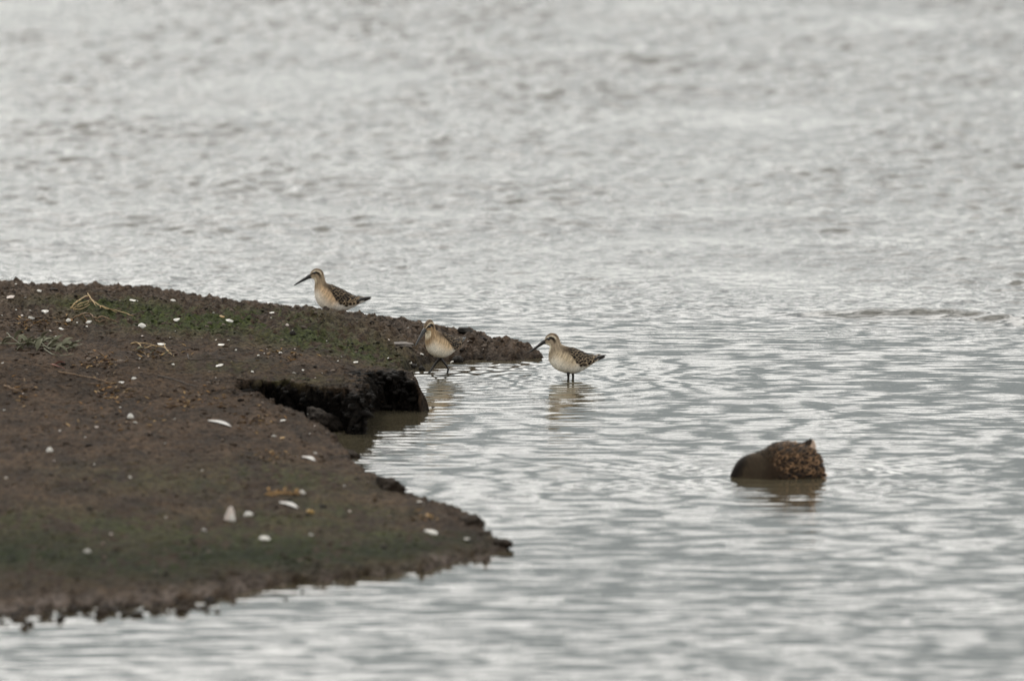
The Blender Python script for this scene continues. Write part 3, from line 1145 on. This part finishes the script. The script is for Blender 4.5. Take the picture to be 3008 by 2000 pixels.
def dpt(cx_, cy_, y=0.0):
    return np.array([(cx_ - 1190) * DS, y, (910 - cy_) * DS])


tail_col = [np.array([.03, .02, .014]), np.array([.045, .03, .02]), np.array([.42, .30, .22])]
tl = empty('tail', (0, 0, 0))
tl.parent = duck
M['dark_feather'] = plain_mat('dark_feather', (.030, .021, .015), .7, .2, .4, 200.0)
M['pale_feather'] = plain_mat('pale_feather', (.46, .34, .26), .7, .2, .25, 200.0)
for (x0, y0, x1_, y1_, yy, wd, mt) in [(1650, 400, 1848, 170, 0, .013, 'dark_feather'), (1700, 400, 1856, 176, -.010, .012, 'dark_feather'),
                                       (1760, 390, 1845, 214, .012, .008, 'dark_feather'), (1830, 430, 1882, 185, -.012, .0085, 'pale_feather'),
                                       (1860, 440, 1893, 310, -.010, .006, 'pale_feather')]:
    a_, b_ = dpt(x0, y0, yy), dpt(x1_, y1_, yy * .4)
    P = [a_ + (b_ - a_) * u + np.array([.004 * math.sin(u * 3.1), 0, 0]) for u in np.linspace(0, 1, 6)]
    v, f = blade(P, [wd * .9, wd, wd * .9, wd * .7, wd * .42, .0008], np.array([.35, -.93, .1]), .002)
    mesh_obj('tail_feather', v, f, M[mt], tl, smooth_shade=False)
# long pale-edged feathers of the folded wing lying along the flank and over the back
M['edge_feather'] = vcol_mat('edge_feather', rough=.7, spec=.2, scale=200., lo=.7, hi=1.3)
for sg in (1, -1):
    wg = empty('wing', (0, 0, 0))
    wg.parent = duck
    for j in range(26):
        q0 = 1090 + 27 * j + rg.normal() * 16
        a0 = rg.uniform(.10, 1.0) * float(smooth(1040, 1250, q0))
        n_ = 7
        ql = rg.uniform(95, 150)
        P = [duck_pt((q0 + ql * u - 1190) * DS, sg * (a0 - .10 * u), .0016 + .0030 * u) for u in np.linspace(0, 1, n_)]
        nrm = np.array([0, P[3][1], P[3][2] + .01])
        nrm /= np.linalg.norm(nrm)
        prof = [.55, .9, 1, 1, .9, .65, .12]
        vo, fo_ = blade(P, [.0064 * q_ for q_ in prof], nrm, .0012)
        vi_, fi_ = blade([p_ + nrm * .0011 for p_ in P[:-1]], [.0046 * q_ for q_ in prof[:-1]], nrm, .0012)
        v, f = merge([(vo, fo_), (vi_, fi_)])
        cc = np.array([[.20, .125, .072]] * len(vo) + [[.013, .010, .008]] * len(vi_)) * rg.uniform(.7, 1.3)
        mesh_obj('wing_feather', v, f, M['edge_feather'], wg, cc, smooth_shade=False)


# ------------------------------------------------------------------ shells, feathers, stalks on the mud
def dome_mesh(name, ribs=9, open_=False, depth=.42, seed=0):
    """one valve of a cockle shell, 1 unit wide, lying on its rim; thick walled"""
    r = np.random.default_rng(seed)
    V, F = [], []
    nu, nv = 18, 5
    for side in (0, 1):
        for i in range(nv + 1):
            u = i / nv
            for k in range(nu):
                a = 2 * math.pi * k / nu
                rr = u * (.5 + (.018 * math.cos(a * ribs) if u > .5 else 0)) * (1 - .12 * max(0, math.cos(a - math.pi / 2)) + .04 * r.normal() * (u > .9))
                z = depth * math.cos(u * math.pi / 2) ** .8 if i < nv else 0
                x, y = rr * math.cos(a), rr * math.sin(a) * .82 - .10 * (1 - u)
                if side:
                    x, y, z = x * .9, y * .9, z - .05
                V.append((x, y, z))
        o = side * (nv + 1) * nu
        for i in range(nv):
            for k in range(nu):
                k2 = (k + 1) % nu
                q = (o + i * nu + k, o + (i + 1) * nu + k, o + (i + 1) * nu + k2, o + i * nu + k2)
                F.append(q if side == 0 else q[::-1])
    o1, o2 = nv * nu, (nv + 1) * nu + nv * nu
    for k in range(nu):
        k2 = (k + 1) % nu
        F.append((o1 + k, o2 + k, o2 + k2, o1 + k2))
    me = bpy.data.meshes.new(name)
    me.from_pydata(V, [], F)
    me.polygons.foreach_set('use_smooth', np.ones(len(me.polygons), bool))
    return me


def shard_mesh(name, seed):
    """broken, slightly curved shell fragment with thickness"""
    r = np.random.default_rng(seed)
    n_ = 9
    V, F = [], []
    for s_ in (0, 1):
        V.append((0, 0, .20 - .09 * s_))
        for k in range(n_):
            a = 2 * math.pi * k / n_
            rr = .5 * r.uniform(.7, 1.05) if s_ == 0 else None
            if s_ == 0:
                V.append((rr * math.cos(a), rr * .75 * math.sin(a), .04 + .10 * r.uniform()))
            else:
                q = V[1 + k]
                V.append((q[0] * .97, q[1] * .97, q[2] - .08))
    for k in range(n_):
        k2 = (k + 1) % n_
        F.append((0, 1 + k, 1 + k2))
        F.append((n_ + 1, n_ + 2 + k2, n_ + 2 + k))
        F.append((1 + k, n_ + 2 + k, n_ + 2 + k2, 1 + k2))
    me = bpy.data.meshes.new(name)
    me.from_pydata(V, [], F)
    return me


DOMES = [dome_mesh('cockle_valve', 9, depth=.42, seed=1), dome_mesh('cockle_valve', 11, depth=.36, seed=2)]
SHARDS = [shard_mesh('shell_fragment', s_) for s_ in (3, 4, 5, 6)]
_mcache = {}


def place(name, me, mat, p, size, tilt, rz, label, cat, group=None):
    key = (me.name, mat)
    if key not in _mcache:
        c = me.copy()
        c.materials.clear()
        c.materials.append(M[mat])
        _mcache[key] = c
    o = bpy.data.objects.new(name, _mcache[key])
    C.objects.link(o)
    o.location = p
    o.scale = size
    o.rotation_euler = (tilt[0], tilt[1], rz)
    tag(o, label, cat, group)
    return o


GS = 'white shells strewn over the mud'
GT = 'tiny shell fragments strewn over the mud'
# (px, py, width, height in photo pixels, material, mesh kind d/s, label)
BIG = [
    (114, 850, 24, 20, 'shell', 's', 'curled white shell piece near the far crest above the heap of straw'),
    (30, 871, 35, 9, 'shell_pink', 's', 'long pinkish shell piece at the left edge below the far crest'),
    (134, 914, 46, 17, 'shell', 's', 'broad ragged white shell just left of the tangled straw'),
    (92, 932, 30, 15, 'shell_dull', 's', 'dull white shell left of the tangled straw'),
    (200, 939, 22, 11, 'shell', 'd', 'white domed shell at the left end of the lower brown stalk'),
    (180, 965, 24, 11, 'shell', 's', 'white flake below the lower brown stalk, above the grey-green weed'),
    (258, 945, 32, 14, 'shell', 's', 'white crescent of shell lying against the lower brown stalk'),
    (418, 954, 36, 16, 'shell', 'd', 'large bright white shell on the green algae right of the stalks'),
    (515, 939, 34, 10, 'shell', 's', 'flat white shell on the green algae, right of the large bright shell'),
    (392, 882, 34, 6, 'shell', 's', 'thin white sliver of shell below the far crest'),
    (509, 881, 20, 11, 'shell', 's', 'white shell at the very crest of the spit left of the birds'),
    (674, 940, 36, 17, 'shell', 's', 'upturned yellowish white shell on the green algae below the first bird'),
    (653, 929, 26, 8, 'shell_tan', 's', 'tan shell piece just behind the upturned yellowish shell'),
    (648, 1012, 34, 7, 'shell', 's', 'thin white sliver at the lower edge of the algae'),
    (472, 1010, 38, 7, 'shell', 's', 'long thin white sliver above the straw with leaves'),
    (645, 1072, 28, 8, 'shell', 's', 'white sliver beside the dark curved twig'),
    (393, 1110, 20, 8, 'shell', 'd', 'small domed white shell below the leafy straw, upper of a close pair'),
    (355, 1122, 26, 8, 'shell', 's', 'flat white flake on the brown mud, lower of a close pair'),
    (799, 918, 22, 6, 'shell', 's', 'flat white flake on the spit below the first bird'),
    (843, 954, 16, 10, 'shell_pink', 'd', 'pinkish domed shell on the spit below the first bird'),
    (859, 971, 16, 10, 'shell', 's', 'white pointed shell standing on a dark clod of the spit'),
    (1044, 1063, 24, 8, 'shell', 's', 'white sliver on the rim above the dark cut bank'),
    (1205, 1064, 15, 10, 'shell', 'd', 'white domed shell at the water corner left of the walking bird'),
    (1221, 1066, 9, 18, 'shell', 's', 'white shell standing on edge at the water corner'),
    (1239, 1040, 15, 8, 'shell', 's', 'white flake on the spit under the breast of the walking bird'),
    (1341, 1047, 18, 8, 'shell', 's', 'white flake on the spit by the tail of the walking bird'),
    (1328, 1062, 17, 8, 'shell', 's', 'white sliver at the water line right of the walking bird'),
    (831, 1234, 22, 7, 'shell', 's', 'white sliver left of the gritty slab of mud'),
    (805, 1279, 20, 10, 'shell_dull', 's', 'dull pale shell beside a tan one below the gully'),
    (829, 1285, 24, 9, 'shell_tan', 's', 'tan shell beside a dull pale one below the gully'),
    (909, 1212, 18, 10, 'shell', 'd', 'white shell on top of the gritty slab of mud'),
    (926, 1330, 16, 7, 'shell_dull', 'd', 'small dull shell on the rim below the gritty slab'),
    (384, 1221, 27, 16, 'shell', 'd', 'bright domed shell alone on the middle of the brown mud'),
    (145, 1320, 29, 17, 'shell', 'd', 'bright domed shell alone near the left edge of the brown mud'),
    (729, 1507, 36, 17, 'shell', 'd', 'white domed shell lying beside the tall upright shell'),
    (779, 1579, 50, 16, 'shell', 'd', 'long low white shell nearest the water on the front lobe'),
    (257, 1617, 32, 12, 'shell_dull', 'd', 'dull flat shell by itself low down on the left of the front lobe'),
    (888, 1445, 24, 15, 'shell', 'd', 'white domed shell touching the orange weed'),
    (1234, 1474, 28, 11, 'shell', 'd', 'white shell at the upper rim of the front lobe'),
    (1268, 1560, 64, 22, 'shell', 's', 'largest jagged white shell near the tip of the front lobe'),
    (1257, 1511, 22, 12, 'shell_tan', 's', 'tan shell piece above the largest jagged shell'),
    (1368, 1583, 34, 9, 'shell_dull', 's', 'dull pale shell near the tip of the front lobe'),
    (599, 1555, 20, 13, 'shell_dull', 'd', 'dull round shell left below the tall upright shell'),
    (914, 1569, 20, 9, 'shell_dull', 's', 'faint pale flake right of the long low white shell'),
]
SMALL = [(47, 834, 12), (74, 874, 12), (64, 926, 14), (47, 910, 12), (88, 911, 10), (6, 926, 12), (148, 971, 10), (227, 947, 12), (255, 959, 14), (628, 918, 10), (418, 986, 11),
         (499, 990, 6), (515, 971, 7), (593, 993, 7), (635, 997, 9), (671, 999, 12), (693, 1027, 11), (411, 1052, 9), (408, 1079, 9), (509, 1070, 16), (634, 1109, 9), (7, 1066, 14),
         (68, 1155, 10), (353, 1195, 9), (165, 988, 14), (795, 932, 9), (784, 1024, 7), (759, 1043, 12), (776, 1037, 8), (824, 1036, 18), (866, 1024, 8), (1003, 1047, 8), (993, 1059, 9),
         (1199, 962, 9), (1142, 997, 11), (1140, 1051, 11), (890, 1086, 12), (864, 1095, 14), (926, 1109, 8), (946, 1094, 6), (741, 1091, 14), (785, 1195, 6), (923, 1250, 12), (910, 1273, 9),
         (13, 1204, 13), (513, 1229, 9), (283, 1253, 16), (176, 1264, 11), (250, 1283, 11), (484, 1302, 14), (158, 1353, 12), (277, 1362, 8), (382, 1400, 13), (594, 1380, 9),
         (326, 1567, 13), (487, 1518, 11), (18, 1402, 11), (1011, 1426, 12), (1027, 1500, 13), (397, 1241, 18), (1376, 1003, 8), (1350, 1010, 9), (1420, 1025, 8), (1306, 1010, 7), (960, 1000, 7)]
for (px, py, wpx, hpx, mt, kd, lb) in BIG:
    p = hit(px, py + hpx * .35)
    k = (np.linalg.norm(p - CAM)) / D / 1191.0
    wdt, hgt = wpx * k * .82, hpx * k * .92
    me = DOMES[rng.integers(2)] if kd == 'd' else SHARDS[rng.integers(4)]
    hz = hgt * (2.1 if kd == 'd' else 3.2)
    tl_ = (rng.uniform(.1, .35), rng.uniform(-.25, .25)) if kd == 'd' else (rng.uniform(.15, .5), rng.uniform(-.35, .35))
    place('shell', me, mt, (p[0], p[1], p[2] + .0005), (wdt, wdt * .85, min(hz, wdt * 1.9)), tl_, rng.uniform(-.5, .5), lb, 'shell', GS)
MARKS = [(134, 914, 'the ragged white shell beside the straw heap'), (290, 900, 'the pale straw heap'), (270, 942, 'the curled brown stalk'), (418, 954, 'the large bright shell on the algae'),
         (515, 939, 'the flat shell on the algae'), (674, 940, 'the upturned yellowish shell'), (450, 1030, 'the leafy straw'), (120, 1025, 'the grey-green weed'), (170, 1081, 'the reddish leaf'),
         (655, 1062, 'the dark curved twig'), (374, 1116, 'the close pair of shells'), (646, 1247, 'the long white feather above the front lobe'), (860, 1140, 'the back of the dark gully'),
         (843, 954, 'the pinkish shell'), (860, 978, 'the clod with the pointed shell'), (1044, 1063, 'the sliver above the dark cut bank'), (1180, 1017, 'the flat half buried stone'),
         (1366, 976, 'the skyline clod'), (955, 1245, 'the gritty slab'), (384, 1221, 'the bright domed shell on the middle mud'), (145, 1320, 'the bright domed shell near the left edge'),
         (674, 1515, 'the tall upright shell'), (257, 1617, 'the dull flat shell low on the front lobe'), (840, 1455, 'the orange weed'), (910, 1503, 'the yellow snail shell'), (888, 1445, 'the shell touching the orange weed'),
         (40, 1147, 'the short thick straw'), (114, 850, 'the curled shell piece near the crest'), (500, 1120, 'the dark slantwise twig'), (650, 1009, 'the thin sliver below the algae')]
_seen = set()


def mark_label(px, py):
    c = []
    for (mx, my, ph) in MARKS:
        dx, dy = px - mx, (py - my) * 1.8
        far_ = math.hypot(dx, dy)
        side = ('right of' if dx > 0 else 'left of') if abs(dx) > abs(dy) else ('below' if dy > 0 else 'above')
        c.append((far_, side, ph))
    for (far_, side, ph) in sorted(c):
        lb = 'tiny pale shell fragment ' + ('just ' if far_ < 60 else '') + side + ' ' + ph
        if lb not in _seen:
            _seen.add(lb)
            return lb


for i, (px, py, wpx) in enumerate(SMALL):
    p = hit(px, py + 2)
    k = (np.linalg.norm(p - CAM)) / D / 1191.0
    mt = ('shell', 'shell_dull', 'shell_pink', 'shell')[i % 4]
    place('shell_fragment', SHARDS[i % 4], mt, (p[0], p[1], p[2] + .0004), (wpx * k * .85, wpx * k * .8, wpx * k * 1.3), (rng.uniform(-.4, .5), rng.uniform(-.4, .4)), rng.uniform(0, 6),
          mark_label(px, py), 'shell', GT)

# the tall shell standing upright on the front lobe: two valves of a mussel, open
p = hit(674, 1526)
us = empty('upright_shell', tuple(p))
tag(us, 'tall cream shell standing upright on the front lobe of the bank', 'shell')
k = np.linalg.norm(p - CAM) / D / 1191.0
for (ox, sc_, rz_, tx) in ((0, (34 * k, 20 * k, 46 * k), .2, .25), (8 * k, (24 * k, 18 * k, 22 * k), -.4, .5)):
    me = DOMES[0].copy()
    me.materials.clear()
    me.materials.append(M['shell_pink'] if sc_[2] > 40 * k else M['shell'])
    o = bpy.data.objects.new('valve', me)
    C.objects.link(o)
    o.parent = us
    o.location = (ox, -.004 if ox else 0, -.001)
    o.scale = (sc_[0], sc_[1], sc_[2] * 2.2)
    o.rotation_euler = (tx * .3, .1, rz_)


# snail shell: a coiled tube
def snail(px, py, wpx, label):
    p = hit(px, py + 8)
    k = np.linalg.norm(p - CAM) / D / 1191.0
    R0 = wpx * k * .32
    P, R = [], []
    for i in range(44):
        a = i / 43 * 2 * math.pi * 2.6
        q = math.exp(-a * .10)
        P.append((R0 * q * math.cos(a), R0 * q * math.sin(a) * .6, R0 * (1.0 + .95 * (1 - q))))
        R.append(R0 * .75 * q)
    v, f = tube(P, R, 10)
    o = mesh_obj('snail_shell', v, f, M['snail'])
    o.location = p
    tag(o, label, 'shell')


snail(910, 1503, 24, 'round yellow snail shell on the front lobe below the orange weed')


# white body feathers lying on the mud
def quill(px0, py0, px1, py1, wpx, label):
    a_, b_ = hit(px0, py0), hit(px1, py1)
    k = np.linalg.norm(a_ - CAM) / D / 1191.0
    root = empty('white_feather', tuple(a_))
    tag(root, label, 'feather', 'white feathers lying on the mud')
    d = b_ - a_
    P = [d * u + np.array([0, 0, .003 + .004 * math.sin(u * math.pi)]) for u in np.linspace(0, 1, 8)]
    wd = wpx * k * .5 * 2.0
    v, f = blade(P, [wd * .3, wd * .8, wd, wd, wd * .95, wd * .8, wd * .5, wd * .08], np.array([0, -.45, .9]), .0006)
    mesh_obj('vane', v, f, M['white_feather'], root)
    v, f = tube([q + np.array([0, -.0006, .0012]) for q in P], [.0007] * 7 + [.0003], 6)
    mesh_obj('shaft', v, f, M['shell_pink'], root)


quill(612, 1238, 680, 1256, 9, 'long white feather on the brown mud below the gully')
quill(822, 1478, 876, 1496, 10, 'long white feather on the front lobe left of the yellow snail shell')
quill(888, 1345, 926, 1357, 9, 'short white feather near the rim of the front lobe')


# stalks and straw
def stalk(name, mat, lines, label, cat, group=None, r=.0016, lift=.003, leafs=()):
    o0 = hit(*lines[0][0])
    root = empty(name, tuple(o0))
    tag(root, label, cat, group)
    for j, ln in enumerate(lines):
        P = [hit(*q[:2]) - o0 + np.array([0, 0, lift + (q[2] if len(q) > 2 else 0)]) for q in ln]
        P = catmull(P, 4)
        P = P + rng.normal(size=P.shape) * .0006
        R = np.linspace(r, r * .5, len(P)) * (1.0 if j == 0 else .75)
        v, f = tube(P, R, 7)
        mesh_obj('stem' if j == 0 else 'side_stem', v, f, M[mat], root)
    for (px, py, ln_, an, up, mt) in leafs:
        leaf(root, hit(px, py) - o0, ln_, an, up, mt)
    return root


LEAF = None


def leaf(root, p, ln_, an, up, mt):
    """one leaf: a folded lens-shaped blade with thickness"""
    global LEAF
    if LEAF is None:
        V, F = [], []
        n_ = 7
        for s_ in (0, 1):
            for i in range(n_):
                u = i / (n_ - 1)
                w2 = .20 * math.sin(math.pi * min(1, u * 1.02)) ** .8 + .004
                zz = .22 * math.sin(u * 2.4) - .02 * s_
                V += [(u, -w2, zz + .10 * w2 / .2), (u, 0, zz), (u, w2, zz + .10 * w2 / .2)]
        o = n_ * 3
        for i in range(n_ - 1):
            for j in (0, 1):
                a = i * 3 + j
                F.append((a, a + 3, a + 4, a + 1))
                F.append((o + a, o + a + 1, o + a + 4, o + a + 3))
            F.append((i * 3, o + i * 3, o + i * 3 + 3, i * 3 + 3))
            F.append((i * 3 + 2, i * 3 + 5, o + i * 3 + 5, o + i * 3 + 2))
        LEAF = {}
        for mm in ('weed', 'red', 'straw', 'seaweed', 'brown_straw'):
            me = bpy.data.meshes.new('leaf')
            me.from_pydata(V, [], F)
            me.materials.append(M[mm])
            LEAF[mm] = me
    o = bpy.data.objects.new('leaf', LEAF[mt])
    C.objects.link(o)
    o.parent = root
    o.location = p + np.array([0, 0, .002])
    o.scale = (ln_, ln_ * rng.uniform(.8, 1.2), ln_)
    o.rotation_euler = (rng.uniform(-.5, .5), -up, an)
    return o


stalk('dry_stalk', 'straw', [[(207, 908), (228, 895, .006), (258, 887, .012), (272, 898, .010), (300, 909, .004), (350, 918), (390, 931)],
                             [(207, 909), (240, 905, .003), (268, 898, .008)], [(215, 912), (236, 914, .002), (262, 904, .004)],
                             [(258, 878, .010), (268, 892, .010), (282, 906, .003)], [(222, 903, .003), (246, 897, .004), (266, 894, .008)], [(296, 912, .003), (300, 906, .003), (345, 922)]],
      'tangled heap of pale straw stalks on the green algae near the far crest', 'straw', r=.0019)
stalk('dry_stalk', 'brown_straw', [[(215, 940), (238, 932, .004), (262, 932, .006), (280, 942, .003), (300, 940, .006), (322, 944, .003), (345, 950)],
                                   [(245, 936, .004), (255, 946, .001), (248, 950)], [(280, 942), (292, 950, .001), (305, 946, .002)]],
      'curled brown stalk just below the tangled pale straw', 'straw', r=.0022)
stalk('dry_stalk', 'straw', [[(385, 1012), (405, 1014, .003), (420, 1028, .002), (450, 1024, .004), (482, 1030, .005), (505, 1046)], [(482, 1022, .008), (490, 1036, .003), (512, 1050)],
                             [(400, 1010), (440, 1019, .003), (480, 1028, .004)]],
      'dry straw with a few limp leaves on the brown mud', 'straw', r=.0014,
      leafs=[(440, 1045, .022, .4, .5, 'weed'), (478, 1048, .022, .2, .3, 'weed'), (452, 1030, .02, .1, .3, 'straw'), (400, 1030, .018, .2, .2, 'weed')])
stalk('dark_twig', 'twig', [[(552, 1045), (556, 1058, .001), (575, 1063, .002), (630, 1062, .003), (690, 1065), (745, 1072)], [(640, 1062, .002), (665, 1056, .003), (690, 1057)]],
      'thin dark curved twig on the brown mud behind the gully', 'twig', r=.0016)
stalk('straw_stem', 'brown_straw', [[(172, 1095), (230, 1108, .002), (290, 1120, .002), (335, 1130)]], 'straight brown straw lying slantwise on the mud below the grey-green weed', 'straw', r=.0016)
stalk('straw_stem', 'brown_straw', [[(12, 1135), (40, 1147, .002), (68, 1156)]], 'short thick brown straw at the left edge of the mud', 'straw', r=.0022)
stalk('dark_twig', 'twig', [[(235, 1142), (300, 1158, .001), (360, 1170, .001), (420, 1176)]], 'long dark twig sunk in the mud, lower left of the straws', 'twig', r=.0016, lift=.001)
stalk('dark_twig', 'twig', [[(465, 1105), (510, 1117, .001), (560, 1133, .001), (600, 1142)]], 'dark twig sunk slantwise in the mud left of the gully', 'twig', r=.0016, lift=.001)
lv = []
for i in range(46):
    u = rng.uniform()
    px = 4 + 236 * u
    py = 1006 + 34 * u ** .8 + rng.normal() * 11 - 6
    lv.append((px, py, rng.uniform(.020, .042), rng.uniform(-.7, .9) + (math.pi if rng.uniform() < .3 else 0), rng.uniform(.0, .8), 'weed'))
stalk('withered_weed', 'weed', [[(0, 1012), (40, 1020, .006), (90, 1024, .008), (130, 1032, .008), (175, 1038, .006), (240, 1020, .004)], [(60, 1010, .004), (110, 1018, .01), (150, 1040, .006)],
                                [(130, 1032, .004), (165, 1052, .003), (215, 1046, .002)], [(20, 988, .006), (30, 1002, .008), (60, 1022, .006)]],
      'withered grey-green weed lying on the mud at the left edge', 'plant', r=.0018, leafs=lv)
stalk('red_leaf', 'red', [[(150, 1074), (168, 1082, .003), (190, 1087)]], 'single reddish leaf on the mud below the grey-green weed', 'leaf', r=.0012,
      leafs=[(156, 1078, .030, -.15, .15, 'red')])
lv = [(rng.uniform(785, 888), 1452 + rng.normal() * 6, rng.uniform(.008, .016), rng.uniform(0, 6.28), rng.uniform(-.1, .5), 'seaweed') for _ in range(26)]
stalk('orange_weed', 'seaweed', [[(778, 1456), (810, 1452, .003), (850, 1457, .002), (892, 1449)], [(800, 1458), (840, 1450, .004), (880, 1460)]],
      'orange brown strand of weed on the front lobe', 'weed', r=.0014, leafs=lv)


# stones and chunks of mud
def rock(name, px, py, size, mat, label, cat, rz=0.0, sink=.3, seed=0, sub=2, tilt=0.0):
    p = hit(px, py)
    k = np.linalg.norm(p - CAM) / D / 1191.0
    v, f = ico2(sub)
    r = np.random.default_rng(seed)
    off_ = r.uniform(0, 50)
    nz = fbm(v[:, 0] * 1.6 + off_, v[:, 1] * 1.6 + v[:, 2] * 2.1, 3, 2)
    v = v * (1 + .28 * nz[:, None])
    s3 = np.array(size) * k * .5
    o = mesh_obj(name, v * s3, f, M[mat], smooth_shade=sub > 2)
    o.location = (p[0], p[1], max(p[2], 0) + s3[2] * (1 - 2 * sink))
    o.rotation_euler = (0, tilt, rz)
    tag(o, label, cat)
    return o


rock('mud_slab', 955, 1245, (120, 90, 52), 'slab', 'gritty grey slab of mud leaning at the mouth of the dark gully', 'mud chunk', .2, .35, 5, 3, tilt=.48)
rock('flat_stone', 1180, 1017, (70, 60, 20), 'flat', 'smooth flat stone half buried in the spit behind the walking bird', 'stone', .1, .35, 6, 3)
rock('dark_stone', 1345, 1064, (34, 30, 26), 'rock', 'dark wet stone at the water line under the tail of the walking bird', 'stone', .4, .25, 8)
rock('dark_stone', 1239, 1088, (18, 18, 20), 'rock', 'small round dark stone in the water left of the walking bird', 'stone', .0, .3, 9)
rock('dark_stone', 1212, 1078, (28, 24, 14), 'rock', 'flat dark stone in the corner where spit meets bank', 'stone', .0, .3, 10)
rock('mud_clod', 1366, 976, (50, 40, 20), 'rock', 'big dark clod breaking the skyline of the spit beyond the walking bird', 'mud chunk', .0, .3, 11, tilt=.2)
rock('mud_clod', 860, 983, (20, 18, 18), 'rock', 'dark clod carrying a white pointed shell on the spit', 'mud chunk', .0, .3, 12)
rock('mud_clod', 1386, 1530, (72, 170, 42), 'lump', 'dark rounded clod on the rim of the front lobe', 'mud chunk', .0, .58, 13, 3)
rock('mud_clod', 1146, 1428, (78, 190, 50), 'lump', 'dark overhanging lump of bank at the water above the front lobe', 'mud chunk', .3, .55, 17, 3, tilt=.35)
rock('mud_clod', 1030, 1340, (56, 160, 34), 'lump', 'dark slumped lump of bank at the water below the gritty slab', 'mud chunk', .3, .58, 18, 3, tilt=.5)
rock('mud_clod', 1478, 1594, (50, 120, 26), 'lump', 'dark lump at the very tip of the front lobe', 'mud chunk', .3, .55, 19, 3)
rock('mud_clod', 1127, 1611, (20, 18, 14), 'rock', 'small dark clod on the green band of the front lobe', 'mud chunk', .0, .3, 14)
rock('mud_clod', 948, 1490, (28, 24, 14), 'rock', 'small dark clod right of the yellow snail shell', 'mud chunk', .0, .3, 15)
rock('mud_clod', 614, 1766, (30, 28, 24), 'rock', 'dark clod standing in the water off the near edge of the bank', 'mud chunk', .0, .3, 16)
